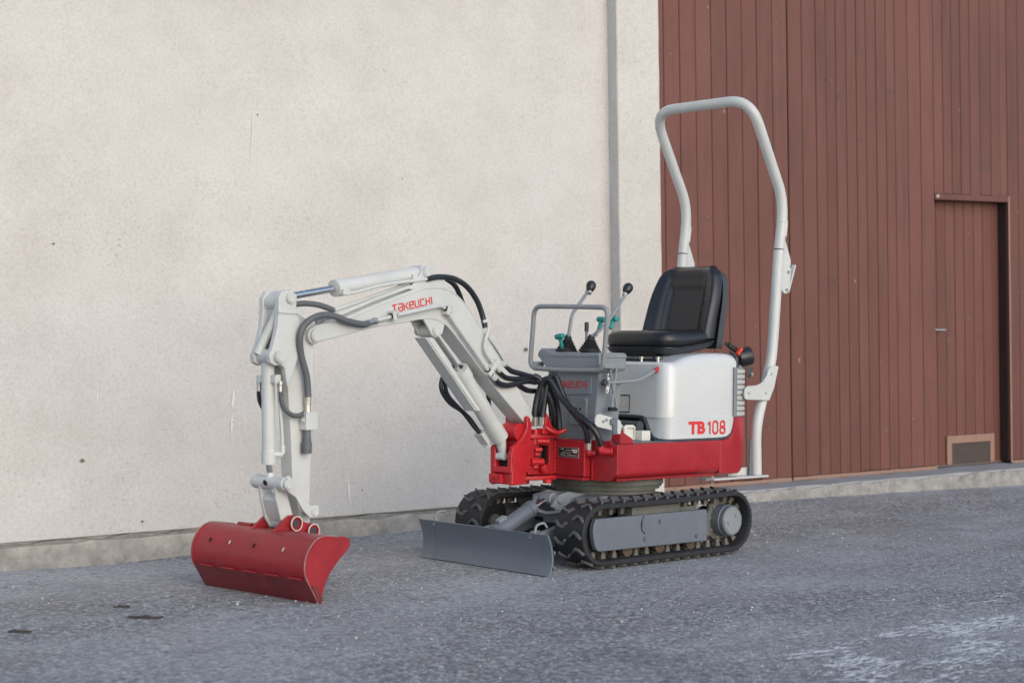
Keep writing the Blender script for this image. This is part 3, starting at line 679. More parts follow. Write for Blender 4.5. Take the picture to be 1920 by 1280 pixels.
mb = MB().b2((-.5358, -.131, .474), (-.5352, -.008, .515)); obj('plate_print', mb, PLASTIC, npl)
mb = MB()
for yy0, yy1, z, hh in ((-.128, -.090, .503, .007), (-.125, -.098, .494, .006), (-.085, -.05, .506, .0015), (-.088, -.03, .498, .0012), (-.088, -.02, .490, .0012), (-.128, -.06, .483, .0015), (-.05, -.015, .483, .0012), (-.128, -.02, .478, .001), (-.04, -.02, .508, .003)):
    mb.b2((-.5362, yy0, z), (-.5359, yy1, z+hh))
obj('plate_text', mb, LABELW, npl)
part('lower_sill', MB().b2((-.49, -.17, .3715), (-.545, .20, .386)), RED, bevel=.003)
bolt(EX, (-.4915, -.245, .43), (-1, 0, 0), .7, bolt_red)

# swing post: two cheeks with a window, top and bottom lugs
def cheek(y0, y1):
    mb = MB(); o = [(-.700, .392), (-.533, .388), (-.533, .552), (-.700, .556)]; i = [(-.632, .438), (-.568, .436), (-.568, .522), (-.632, .524)]
    for y in (y0, y1):
        pass
    vs = [(x, y, z) for y in (y0, y1) for q in (o, i) for x, z in q]; fs = []
    for k in range(4):
        j = (k+1) % 4
        fs += [(k, j, 4+j, 4+k), (8+k, 12+k, 12+j, 8+j), (k, 8+k, 8+j, j), (4+k, 4+j, 12+j, 12+k)]
    return mb.add(vs, fs)
PV = Vector((-.66, .10, 0))
part('swing_cheek', cheek(.024, .044), RED, bevel=.004, seg=3)
part('swing_cheek', cheek(.156, .176), RED, bevel=.004, seg=3)
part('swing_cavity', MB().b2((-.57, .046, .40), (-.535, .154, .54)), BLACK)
part('swing_cylinder', MB().cyl((-.53, .09, .478), (-.64, .09, .478), .020).cyl((-.64, .07, .478), (-.64, .11, .478), .024), SHELL, bevel=.003)
part('swing_lug', MB().extz([(-.715, .03), (-.66, .005), (-.53, -.002), (-.53, .20), (-.66, .195), (-.715, .17)], .558, .578), REDCAST, bevel=.005)
part('swing_lug', MB().extz([(-.715, .03), (-.66, .01), (-.53, .0), (-.53, .20), (-.66, .19), (-.715, .17)], .366, .386), REDCAST, bevel=.005)
part('swing_pin', MB().cyl((-.66, .10, .345), (-.66, .10, .60), .030), REDCAST, bevel=.003)
# fittings clustered beside the post
for k, (p, q, r) in enumerate([((-.655, .03, .53), (-.655, .03, .60), .017), ((-.655, .028, .42), (-.655, .028, .47), .02), ((-.69, .020, .452), (-.62, .012, .450), .017), ((-.61, .012, .405), (-.625, .012, .435), .019), ((-.66, .015, .545), (-.60, -.005, .545), .013), ((-.665, .022, .505), (-.63, .012, .507), .012), ((-.665, .022, .487), (-.64, .015, .482), .010), ((-.60, .0, .37), (-.60, .0, .352), .022)]):
    part('hydraulic_fitting', MB().cyl(p, q, r, n=16), REDCAST, bevel=.003)
part('pipe_manifold', MB().box((-.605, .01, .592), (.085, .05, .026)).ext([(-.618, .60), (-.555, .60), (-.580, .642), (-.600, .676)], .008, .022), REDCAST, bevel=.004)
part('steel_pipe', MB().tube(roundpath([(-.63, -.012, .61), (-.60, -.03, .588), (-.56, -.035, .585), (-.535, -.05, .60)], .02), .010, smooth=0), REDCAST)

# ---------------------------------------------------------------- counterweight and grille, curved in plan
def tail_x(y, x, x0=.33):                                       # how far back the rounded tail reaches at this y
    a = abs(y)
    lim = .545 if a < .05 else .545-.02*((a-.05)/.15)**1.4 if a < .2 else .525-.105*((a-.2)/.133)**1.8
    return x if x <= x0 else x0+(x-x0)*(lim-x0)/(.545-x0)
YS = [-.3345, -.331, -.322, -.30, -.27, -.23, -.18, -.12, -.05, .05, .12, .18, .23, .27, .30, .322, .331, .3345]
cwp = [(.2390, .5425), (.271, .543), (.300, .549), (.328, .566), (.350, .588), (.364, .61), (.374, .652), (.40, .653), (.47, .653), (.53, .652), (.545, .640), (.545, .50), (.540, .435), (.525, .410), (.49, .390), (.44, .378), (.2390, .383)]
mb = MB(); mb.loft([[(tail_x(y, x), y, z) for x, z in inset(cwp, .004 if abs(y) > .334 else 0)] for y in YS])
part('counterweight', mb, RED, ang=38)
gr = part('radiator_grille', MB().loft([[(tail_x(y, x)-.008, y*.99, z) for x, z in [(.385, .654), (.545, .654), (.545, .895), (.385, .895)]] for y in YS]), GREY, ang=38)
for k in range(9):
    z = .660+k*.0258; pr = [(.402, z), (.545, z), (.549, z+.004), (.549, z+.013), (.543, z+.0175), (.402, z+.0175)]
    obj('grille_fin', MB().loft([[(tail_x(y, x)+.002, y*1.0, zz) for x, zz in pr] for y in YS]), FIN, gr, ang=38)
part('grille_post', MB().ext([(.382, .655), (.404, .655), (.412, .88), (.398, .905), (.386, .905)], -.331, -.318), GREY, bevel=.003)
part('grille_post', MB().ext([(.382, .655), (.404, .655), (.412, .88), (.398, .905), (.386, .905)], .318, .331), GREY, bevel=.003)

# ---------------------------------------------------------------- engine cover
cov = [(-.135, .655), (-.130, .905), (-.120, .914), (-.065, .918), (.0, .936), (.060, .951), (.12, .958), (.189, .963), (.30, .963), (.360, .958), (.372, .948), (.372, .900), (.362, .80), (.356, .655)]
CW = .3205
def cover_loop(y):
    a = abs(y); rf, rt = .075, .040
    fx = rf*(1-math.sqrt(max(0, 1-((a-CW+rf)/rf)**2))) if a > CW-rf else 0
    fz = rt*(1-math.sqrt(max(0, 1-((a-CW+rt)/rt)**2))) if a > CW-rt else 0
    return [(x+(fx if x < -.10 else fx*.35 if x < -.05 else 0), y, z-(fz if z > .9 else 0)) for x, z in cov]
cys = [CW*math.sin(PI/2*k/9) if k < 9 else CW for k in range(10)]
cys = sorted(set([round(q, 5) for q in [-c for c in cys]+cys+[CW-.075*(1-math.sin(a*PI/16)) for a in range(9)]+[-CW+.075*(1-math.sin(a*PI/16)) for a in range(9)]]))
ec = part('engine_cover', MB().loft([cover_loop(y) for y in cys]), COVER, ang=40)
def ribbon(plan, z_top, zb, th):                                # wall standing on a plan path, its lower edge cut to zb
    P = [Vector((x, y, 0)) for x, y in plan]; loops = []
    for i, p in enumerate(P):
        t = (P[min(i+1, len(P)-1)]-P[max(i-1, 0)]).normalized(); nn = Vector((-t.y, t.x, 0))*th
        loops.append([(p.x, p.y, zb[i]), (p.x, p.y, z_top), (p.x+nn.x, p.y+nn.y, z_top), (p.x+nn.x, p.y+nn.y, zb[i])])
    return MB().loft(loops)
plan = [(-.128, -.150), (-.128, -.165), (-.128, -.18), (-.128, -.192), (-.128, -.203), (-.128, -.213), (-.128, -.23), (-.128, -.252), (-.124, -.285), (-.112, -.305), (-.092, -.317), (-.05, -.320), (.10, -.320), (.25, -.320), (.30, -.320), (.325, -.320), (.34, -.320), (.350, -.320), (.354, -.320)]
zb = [.650, .648, .640, .622, .600, .578, .563, .556, .555, .555, .555, .555, .555, .5555, .560, .574, .598, .628, .650]
lc = part('lower_cover', ribbon([(x, y-.0045) for x, y in plan], .6572, zb, .012), COVER, ang=40, bevel=.002)
part('cover_trim', MB().tube([(x, y+.004, z-.008) for (x, y), z in zip(plan, zb)]+[(.365, -.316, .80), (.377, -.314, .90), (.380, -.308, .945), (.379, -.28, .962)], .0095, n=8, smooth=4), SEAL)
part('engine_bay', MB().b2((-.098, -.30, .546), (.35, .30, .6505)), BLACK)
part('bay_arch', MB().tube([(-.132, .10, .655), (-.132, -.145, .655), (-.132, -.178, .640), (-.132, -.197, .60), (-.132, -.215, .565), (-.132, -.26, .549)], .010, n=8, smooth=5), SEAL)
lt = obj('latch_shade_bars', MB().b2((-.137, -.082, .672), (-.1335, -.010, .678)).b2((-.137, -.082, .752), (-.1335, -.010, .758)).b2((-.137, -.082, .6785), (-.1335, -.079, .7515)), SHELL, ec)  # no real pocket: dark raised bars drawn as the shadow along its edges
obj('latch_plate', MB().b2((-.1358, -.0785, .700), (-.1335, -.0105, .7515)), WHITE, lt)
# items on the floor in front of the engine bay
part('oil_tank', MB().pillow([(-.30, .548), (-.22, .548), (-.22, .612), (-.235, .622), (-.285, .622), (-.30, .612)], -.205, -.11, .012, 4), LABELW, ang=40)
part('white_box', MB().b2((-.215, -.235, .548), (-.155, -.10, .594)), LABELW, bevel=.003)
part('pump_body', MB().cyl((-.19, -.20, .612), (-.19, .05, .612), .026), SHELL)
part('floor_plate', MB().b2((-.47, -.325, .5455), (-.11, .30, .5475)), BLUEGREY)

# ---------------------------------------------------------------- console
mb = MB().loft([[(-.470, -.160, .547), (-.470, .110, .547), (-.355, .150, .547), (-.355, -.205, .547)], [(-.468, -.195, .866), (-.468, .140, .866), (-.345, .170, .866), (-.345, -.228, .866)], [(-.470, -.200, .88), (-.470, .145, .88), (-.340, .175, .88), (-.340, -.233, .88)]])
con = part('console', mb, GREY, bevel=.006)
head = [(-.215, .868), (.136, .876), (.188, .930), (.188, .934), (-.238, .934), (-.238, .888)]
mb = MB().extx([(-.225, .870), (.136, .876), (.192, .934), (-.238, .934), (-.238, .885)], -.482, -.335); obj('console_head', mb, GREY, con, bevel=.004)
mb = MB().loft([[(-.483, y0, .9345), (-.333, y0, .9345), (-.333, y0, z1-.004), (-.345, y0, z1), (-.468, y0, z1), (-.483, y0, z1-.012)] for y0, z1 in ((-.239, .948), (-.232, .957), (-.10, .957), (.05, .959), (.115, .962), (.14, .974), (.185, .974), (.194, .960))])
obj('console_lid', mb, GREY, con, bevel=.003)
pu = obj('upper_panel', MB().extx([(.048, .846), (-.150, .846), (-.148, .765), (.048, .757)], -.4735, -.466), GREY, con, bevel=.001)
for y, z in ((-.135, .835), (-.137, .772)): bolt(pu, (-.4735, y, z), (-1, 0, 0), .55, bolt_grey)
plw = obj('lower_panel', MB().extx([(-.020, .748), (-.125, .747), (-.117, .622), (-.012, .619)], -.476, -.466), GREY, con, bevel=.0015)
for y, z in ((-.030, .737), (-.112, .736), (-.022, .631), (-.106, .634)): bolt(plw, (-.476, y, z), (-1, 0, 0), .75, bolt_grey)
for y, z, r in ((-.058, .695, .006), (-.083, .694, .006), (-.044, .670, .006), (-.068, .668, .0055), (-.092, .666, .006), (-.078, .646, .005)):
    obj('panel_hole', MB().cyl((-.4768, y, z), (-.4755, y, z), r, n=12), BLACK, plw)
for y in (-.125, .03): bolt(con, (-.483, y-.03, .944), (-1, 0, 0), .6, bolt_grey)
part('decal_stripe', MB().extx([(-.206, .955), (-.219, .955), (-.217, .902), (-.206, .902)], -.4845, -.4832), LABELW)

def boot(y, lean):
    mb = MB(); pr = [(0, .052), (.010, .053), (.012, .044), (.020, .047), (.024, .037), (.031, .041), (.035, .030), (.042, .034), (.047, .024), (.054, .027), (.058, .018), (.066, .019), (.076, .013), (.082, .011)]
    return mb.lathe((-.425, y, .958), lean, pr, 24)
def lever(y, pts, knob):
    b = part('lever_boot', boot(y, (.12, 0, 1)), RUBBER, ang=50)
    l = part('control_lever', MB().tube(roundpath(pts, .03), .0085, n=10, smooth=0), TUBEGREY)
    d = (Vector(pts[-1])-Vector(pts[-2])).normalized()
    obj('knob', MB().lathe(Vector(knob)-d*.030, d, [(0, .010), (.004, .015), (.016, .021), (.032, .0245), (.044, .023), (.053, .016), (.058, .006)], 20), PLASTIC, l, ang=60)
    obj('lever_collar', MB().cyl(Vector(knob)-d*.045, Vector(knob)-d*.030, .0105, n=12), STEEL, l)
lever(.060, [(-.42, .055, 1.03), (-.405, .048, 1.135), (-.215, .135, 1.245), (-.205, .14, 1.262)], (-.195, .1275, 1.278))
lever(-.090, [(-.42, -.095, 1.03), (-.40, -.105, 1.045), (-.335, -.125, 1.105), (-.215, -.120, 1.235), (-.205, -.119, 1.247)], (-.198, -.1165, 1.262))
part('centre_lever', MB().cyl((-.36, -.006, .955), (-.36, -.006, 1.055), .007, n=10), TUBEGREY)
part('lever_grip', MB().cyl((-.36, -.006, 1.055), (-.36, -.006, 1.10), .0105, n=12), SHELL, bevel=.003)
def tee(p0, p1, ax):
    p0 = Vector(p0); p1 = Vector(p1); ax = Vector(ax).normalized()
    return part('pedal_knob', MB().cyl(p0, p1, .008, .010, n=12).tube([p1-ax*.027, p1-ax*.024, p1-ax*.012, p1, p1+ax*.012, p1+ax*.024, p1+ax*.027], lambda t: .0135*math.sqrt(max(.05, 1-(2*t-1)**6)), n=14, smooth=3), TEAL)
tee((-.46, .050, .965), (-.475, .058, 1.030), (.1, 1, -.1))
part('pedal_rod', MB().cyl((-.415, -.118, 1.03), (-.41, -.132, 1.075), .0065, n=10), TUBEGREY)
tee((-.41, -.132, 1.068), (-.40, -.142, 1.110), (.1, 1, .05))
tee((-.33, -.13, 1.07), (-.30, -.125, 1.116), (.2, 1, 0))

part('guard_bar', MB().tube(roundpath([(-.505, .0, 1.169), (-.505, .200, 1.172), (-.505, .224, .880), (-.505, .0, .872), (-.505, -.252, .876), (-.505, -.278, 1.162), (-.505, .0, 1.169)], .045, 8)[:-1], .0115, n=12, smooth=0, closed=True), TUBEGREY)
part('guard_mount', MB().b2((-.505, .208, .886), (-.44, .196, .910)), TUBEGREY, bevel=.002)
part('guard_mount', MB().b2((-.505, -.262, .886), (-.44, -.238, .910)), TUBEGREY, bevel=.002)
ll = part('lock_lever', MB().tube(roundpath([(-.47, -.236, .820), (-.37, -.250, .823), (-.252, -.250, .832), (-.165, -.250, .868), (-.13, -.250, .884)], .03), .0075, n=10, smooth=0), TUBEGREY)
obj('red_grip', MB().cyl((-.150, -.250, .874), (-.088, -.250, .902), .0115, n=12), REDPLASTIC, ll, bevel=.003)
obj('pivot', MB().cyl((-.475, -.225, .820), (-.475, -.246, .820), .014, n=14), SHELL, ll)
part('slotted_plate', MB().ext([(-.455, .862), (-.444, .862), (-.440, .835), (-.446, .79), (-.452, .775), (-.464, .772), (-.468, .785), (-.458, .815)], -.2375, -.2345), LABELW, bevel=.0005)
for x, z in ((-.449, .850), (-.449, .829), (-.453, .806), (-.461, .784)):
    part('plate_hole', MB().cyl((x, -.2388, z), (x, -.237, z), .004, n=10), BLACK)
part('link_rod', MB().cyl((-.452, -.244, .893), (-.405, -.246, .703), .0055, n=8), GREY)
part('link_rod', MB().cyl((-.405, -.242, .885), (-.435, -.244, .708), .0055, n=8), GREY)
part('rod_foot', MB().b2((-.448, -.250, .690), (-.40, -.230, .708)), BLACK, bevel=.002)
part('side_bracket', MB().ext([(-.560, .660), (-.548, .676), (-.530, .679), (-.405, .652), (-.390, .642), (-.385, .615), (-.392, .585), (-.41, .580), (-.43, .600), (-.548, .622), (-.560, .635)], -.262, -.254), WHITE, bevel=.002)
for x, z in ((-.51, .645), (-.49, .652)): bolt(EX, (x, -.262, z), (0, -1, 0), .8, bolt_grey)
part('latch_strap', MB().b2((-.452, -.274, .548), (-.425, -.263, .66)).b2((-.468, -.276, .63), (-.452, -.263, .655)), BLUEGREY, bevel=.003)
part('bracket_arm', MB().b2((-.545, -.254, .63), (-.46, -.16, .65)), GREY, bevel=.003)

# ---------------------------------------------------------------- seat
def superloop(cx, cy, z, hx, hy, e=4, n=44):
    out = []
    for k in range(n):
        a = 2*PI*k/n; c, s_ = math.cos(a), math.sin(a)
        out.append((cx+hx*math.copysign(abs(c)**(2/e), c), cy+hy*math.copysign(abs(s_)**(2/e), s_), z))
    return out
def seat_z(x, y, z):                                             # bolsters rise at the sides and the rear of the cushion
    r = max(0, (x-.12)/.25); return z+.030*r*r*(.45+.55*min(1, abs(y)/.18)**2)
def rise(x): return .062*max(0, min(1, (x-.06)/.32))**1.5
def bendloop(lp):
    return [(x, y, z+max(0, 1-(z-.985)/.06)*rise(x)*.8+min(1, max(0, z-.985)/.06)*(seat_z(x, y, 0))) for x, y, z in lp]
mb = MB(); mb.loft([bendloop(superloop(.175, 0, z, hx, hy, 5)) for z, hx, hy in ((.985, .19, .200), (.990, .203, .212), (1.02, .210, .220), (1.045, .206, .215), (1.060, .192, .200), (1.068, .165, .172), (1.062, .12, .13), (1.056, .06, .07))])
seat = part('seat', mb, VINYL, ang=75)
# backrest: a grid wrapped front to back
def back_grid():
    nu, nv = 46, 40; mb = MB(); F = []; Bk = []
    for j in range(nv+1):
        v = j/nv; z = 1.035+.365*v
        hw = .222-.010*v-.050*max(0, (v-.42)/.58)**2.4
        if v > .84: hw -= .046*((v-.84)/.16)**2.5
        for i in range(nu+1):
            u = -1+2*i/nu; y = hw*u; au = abs(u)
            xc = .318+.072*v+.030*v*v
            bol = .060*(1-.55*v)*max(0, (au-.45)/.55)**1.6
            rnd = .045*max(0, (au-.88)/.12)**2+.045*max(0, (v-.92)/.08)**2
            s = 1/(1+math.exp(-(au-.50)*60)); sv = 1/(1+math.exp(-(v-.70)*60)); panel = .015*(1-max(s, sv))
            s2 = 1/(1+math.exp(-(au-.62)*60)); sv2 = 1/(1+math.exp(-(v-.86)*60)); panel += .011*(1-max(s2, sv2))
            wr = .0025*math.sin(v*150)*math.exp(-((v-.06)/.06)**2)*max(0, (au-.6)/.4)
            F.append(Vector((xc-.020-bol+rnd+panel+wr, y, z)))
            Bk.append(Vector((xc+.050-.012*au*au-rnd*.35-bol*.35, y, z)))
    n = nu+1; o = len(F); fs = []
    for j in range(nv):
        for i in range(nu):
            a = j*n+i; fs += [(a, a+1, a+n+1, a+n), (o+a, o+a+n, o+a+n+1, o+a+1)]
    for j in range(nv):
        for i in (0, nu):
            a = j*n+i; fs.append((a, a+n, o+a+n, o+a))
    for i in range(nu):
        for j in (0, nv):
            a = j*n+i; fs.append((a, a+1, o+a+1, o+a))
    return mb.add(F+Bk, fs)
obj('backrest', back_grid(), VINYL, seat, ang=75)
mb = MB(); mb.loft([[(x, y, z+rise(x)*.8) for x, y, z in superloop(.180, 0, z, hx, hy, 5)] for z, hx, hy in ((.942, .10, .12), (.950, .17, .18), (.962, .202, .208), (.982, .213, .220), (.9845, .209, .216))])
sh = obj('seat_shell', mb, SHELL, seat, ang=60)
def shell_back():
    mb = MB(); loops = []
    for j in range(19):
        v = j/18; z = .985+.40*v; hw = .226-.010*v-.052*max(0, (v-.42)/.58)**2.4-(.05*((v-.85)/.15)**2 if v > .85 else 0)
        xc = .345+.072*v+.030*v*v; hw2 = hw
        loops.append([(xc-.012, -hw2, z), (xc+.036, -hw2*.98, z), (xc+.050, -hw2*.8, z), (xc+.054, 0, z), (xc+.050, hw2*.8, z), (xc+.036, hw2*.98, z), (xc-.012, hw2, z), (xc+.012, hw2*.9, z), (xc+.012, -hw2*.9, z)])
    return mb.loft(loops)
obj('back_shell', shell_back(), SHELL, seat, ang=50)
obj('piping', MB().tube(bendloop(superloop(.175, 0, .984, .2125, .2225, 5)), .0032, n=6, smooth=0, closed=True), PLASTIC, seat)
for y in (-.135, .135): part('seat_rail', MB().b2((-.02, y-.015, .918), (.36, y+.015, .944)), BLACK, bevel=.002)
part('seat_hinge', MB().b2((-.07, -.19, .926), (.30, .19, .934)), SHELL, bevel=.002)
for y in (-.205, -.10, .04, .15):
    part('rubber_stop', MB().cyl((-.075, y, .914), (-.075, y, .934), .008, n=10).cyl((-.075, y, .934), (-.075, y, .940), .012, n=10), STEEL)

# belt retractor
rx = Vector((.475, -.282, .945)); ax = Vector((.80, -.50, .22)).normalized()
rt = part('belt_retractor', MB().lathe(rx-ax*.035, ax, [(0, .03), (.001, .040), (.008, .046), (.070, .046), (.077, .042), (.079, .02)], 28).box(rx-ax*.035+Vector((-.008, -.004, -.045)), (.052, .05, .105), Matrix.Rotation(.15, 3, 'Y')), PLASTIC, bevel=.004, ang=35)
obj('belt_tongue', MB().box((.408, -.268, .990), (.075, .018, .024), Matrix.Rotation(.42, 3, 'Y')).box((.372, -.264, 1.004), (.04, .010, .016), Matrix.Rotation(.42, 3, 'Y')), PLASTIC, rt, bevel=.003)
obj('release_button', MB().box((.432, -.289, .972), (.016, .02, .046), Matrix.Rotation(.75, 3, 'Y')), ORANGE, rt, bevel=.002)
part('belt_anchor', MB().box((.475, -.322, .872), (.03, .008, .055), Matrix.Rotation(.35, 3, 'Y')), SHELL, bevel=.004)
bolt(EX, (.482, -.326, .862), (0, -1, 0), 1.2)

# ---------------------------------------------------------------- roll bar
LEG = [(.548, .364), (.540, .56), (.552, .64), (.655, .93), (.668, 1.03), (.705, 1.47), (.734, 1.66), (.720, 1.77)]
near = [(x, -.316, z) for x, z in LEG]; far = [(x, .316, z) for x, z in LEG]
hoop = near+[(.460, -.316, 2.218)]+[(.460, .316, 2.218)]+far[::-1]
rb = part('roll_bar', MB().tube(roundpath(hoop, .135, 9), .0265, n=18, smooth=0), WHITE)
for s in (-1, 1):
    y = .316*s
    obj('hinge_collar', MB().lathe((.731, y, 1.638), (-.12, 0, -1), [(0, .0285), (.006, .0295), (.012, .0285)], 20), WHITE, rb)
    obj('fold_joint', MB().lathe((.7065, y, 1.492), (-.08, 0, -1), [(0, .0268), (.004, .027), (.005, .0268)], 20), SHELL, rb)
    obj('warning_label', MB().tube([(.7345, y, 1.625), (.728, y, 1.585), (.724, y, 1.555)], .0271, n=18, smooth=0), LABELW, rb)
    obj('gusset', MB().ext([(.735, 1.575), (.800, 1.440), (.798, 1.408), (.715, 1.41), (.722, 1.50)], y-.006, y+.006), WHITE, rb, bevel=.002)
    for yy in (.012, -.012): hp = obj('hinge_plate', MB().ext([(.712, 1.405), (.775, 1.415), (.790, 1.39), (.778, 1.29), (.762, 1.270), (.735, 1.268), (.698, 1.30)], y+yy-.004, y+yy+.004), WHITE, rb, bevel=.002)
    obj('locking_pin', MB().ext([(.775, 1.285), (.782, 1.270), (.838, 1.415), (.830, 1.419)], y-.012, y+.012), WHITE, rb, bevel=.002)
    for x, z in ((.765, 1.378), (.752, 1.288)): bolt(hp, (x, y-.016, z), (0, -1, 0), 1.1)
    # side brackets
    bpf = [(.405, .745), (.418, .737), (.600, .732), (.640, .80), (.672, .90), (.648, .905), (.615, .902), (.592, .885), (.575, .850), (.545, .822), (.505, .808), (.425, .803), (.406, .790), (.400, .768)]
    bk = obj('mounting_bracket', MB().ext(bpf, s*.343, s*.351), WHITE, rb, bevel=.002)
    for x, z in ((.434, .771), (.570, .770), (.612, .865)): bolt(bk, (x, s*.351, z), (0, s, 0), .85, bolt_white)
    obj('foot_flange', MB().b2((.165, y-.045, .353), (.590, y+.045, .362)), WHITE, rb, bevel=.002)
    obj('foot_web', MB().b2((.36, y-.004+s*-.03, .3625), (.545, y+.004+s*-.03, .40)), WHITE, rb, bevel=.002)
    obj('back_web', MB().ext([(.50, .3625), (.546, .3625), (.540, .56), (.530, .575), (.50, .53)], y+s*-.012, y+s*-.004), BLUEGREY, rb, bevel=.002)
    bolt(rb, (.180, y-.02, .362), (0, 0, 1), 1.0)
    obj('clamp_stud', MB().cyl((.175, y-.02, .362), (.175, y-.02, .335), .006, n=8).b2((.125, y-.025, .3535), (.164, y+.02, .361)), GREY, rb)

# ---------------------------------------------------------------- boom group, swung a little towards the camera
LM = Matrix.Translation((-.66, .10, 0)) @ Matrix.Rotation(math.radians(5.7), 4, 'Z')
def arm(name, mb, m, parent=None, **k): return obj(name, mb.xf(LM), m, parent or EX, **k)
def pin(x, z, t0, t1, r=.024): 
    mb = MB().cyl((x, t0, z), (x, t1, z), r); s = -1
    return mb.lathe((x, min(t0, t1), z), (0, -1, 0), [(0, r*.80), (.003, r*.80), (.0035, r*.66), (.002, r*.64), (.002, r*.02)], 20)

ear = [(-.080, .652), (-.072, .664), (-.058, .652), (-.044, .618), (-.046, .583), (-.050, .542), (-.050, .418), (-.078, .399), (-.086, .351), (-.180, .349), (-.177, .409), (-.163, .456), (-.180, .505), (-.176, .524), (-.145, .540), (-.106, .567), (-.078, .605)]
ear = [(x+.012, z) for x, z in ear]
sb = arm('swing_bracket', MB().b2((-.09, -.0545, .404), (-.043, .0345, .56)), REDCAST, bevel=.005)
for t in (-.066, .046): arm('bracket_ear', MB().ext(ear, t-.011, t+.011), REDCAST, sb, bevel=.005, seg=3)
arm('bracket_tube', MB().cyl((-.085, -.0545, .588), (-.085, .0345, .588), .042), REDCAST, sb, bevel=.003)
arm('bracket_block', MB().b2((-.160, -.0545, .352), (-.045, .0345, .402)), REDCAST, sb, bevel=.006)
arm('bracket_front', MB().extx([(-.075, .403), (.055, .403), (.057, .530), (.026, .532), (.022, .434), (-.046, .434), (-.048, .505), (-.075, .505)], -.172, -.140), REDCAST, sb, bevel=.008, seg=3)
arm('front_clamp', MB().b2((-.178, -.020, .357), (-.1605, .056, .399)), REDCAST, sb, bevel=.003)
for t in (.006, .040):
    M = LM @ Matrix.Translation((-.178, t, .380)) @ Vector((-1, 0, 0)).to_track_quat('Z', 'Y').to_matrix().to_4x4(); put(bolt_red, 'bolt', sb, M)
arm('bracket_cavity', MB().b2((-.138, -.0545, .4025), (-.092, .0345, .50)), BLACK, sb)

boomp = [(-1.390, 1.006), (-1.381, 1.030), (-1.345, 1.050), (-1.270, 1.062), (-1.190, 1.083), (-1.035, 1.137), (-.794, 1.213), (-.735, 1.226), (-.677, 1.233), (-.632, 1.233), (-.585, 1.226), (-.537, 1.208), (-.486, 1.177), (-.448, 1.144), (-.411, 1.106), (-.347, 1.040), (-.216, .905), (-.149, .836), (-.022, .693), (.002, .655), (-.010, .628), (-.043, .621), (-.062, .632), (-.201, .739), (-.343, .854), (-.460, .956), (-.523, 1.010), (-.555, 1.038), (-.590, 1.062), (-.635, 1.080), (-.672, 1.087), (-.713, 1.088), (-.770, 1.083), (-.829, 1.073), (-1.033, 1.045), (-1.168, 1.016), (-1.296, .989), (-1.350, .978), (-1.384, .988)]
boom = arm('boom', MB().ext(boomp, -.055, .036), WHITE, bevel=.005, seg=3, ang=25)
# raised weld seam running along both faces close to the top edge
arm('seam', MB().tube([(x*1.0+.004, -.0552, z-.010) for x, z in boomp[3:17]], .0022, n=6, smooth=3), WHITE, boom)
for nm, x, z, t, r in (('pin', -1.356, 1.007, .068, .026), ('pin', -.711, 1.288, .052, .023), ('pin', -.654, 1.041, .058, .024), ('pin', -.648, 1.291, .040, .017)):
    arm('pin', pin(x, z, -t, t, r), WHITE, boom, bevel=.002)
lug = [(-.815, 1.212), (-.750, 1.280), (-.730, 1.306), (-.700, 1.318), (-.640, 1.312), (-.615, 1.288), (-.575, 1.226)]
arm('cylinder_lug', MB().ext(lug, -.046, -.034), WHITE, boom, bevel=.003)
arm('cylinder_lug', MB().ext(lug, .034, .046), WHITE, boom, bevel=.003)
lug2 = [(-.735, 1.090), (-.66, 1.092), (-.600, 1.070), (-.612, 1.030), (-.635, 1.014), (-.660, 1.011), (-.682, 1.024), (-.705, 1.055)]
arm('cylinder_lug', MB().ext(lug2, -.052, -.040), WHITE, boom, bevel=.003)
arm('cylinder_lug', MB().ext(lug2, .024, .036), WHITE, boom, bevel=.003)

# arm cylinder on top
def cyl_between(name, P, Q, rod_to, rb_, rr, mcol, ports=True):
    P = Vector(P); Q = Vector(Q); R = Vector(rod_to); ax = (Q-P).normalized(); L = (Q-P).length
    c = arm(name, MB().lathe(P, ax, [(0, rb_*.55), (.002, rb_*.98), (L-.055, rb_*.98), (L-.053, rb_*1.10), (L-.002, rb_*1.10), (L, rb_*.6)], 26), mcol, ang=35)
    arm('piston_rod', MB().cyl(Q, R, rr, n=18), CHROME, c); return c, ax
ac, axu = cyl_between('arm_cylinder', (-.735, 0, 1.283), (-1.207, 0, 1.201), (-1.445, 0, 1.160), .0325, .0150, WHITE)
arm('cylinder_eye', MB().cyl((-.711, -.032, 1.288), (-.711, .032, 1.288), .032), WHITE, ac, bevel=.003)
arm('rod_eye', MB().cyl((-1.492, -.030, 1.152), (-1.492, .030, 1.152), .028).cyl((-1.47, 0, 1.155), (-1.44, 0, 1.161), .02), WHITE, ac, bevel=.003)
arm('cylinder_port', MB().box((-1.175, -.032, 1.186), (.04, .03, .025)), WHITE, ac, bevel=.004)
arm('cylinder_port', MB().box((-.775, -.030, 1.262), (.03, .03, .03)), WHITE, ac, bevel=.004)
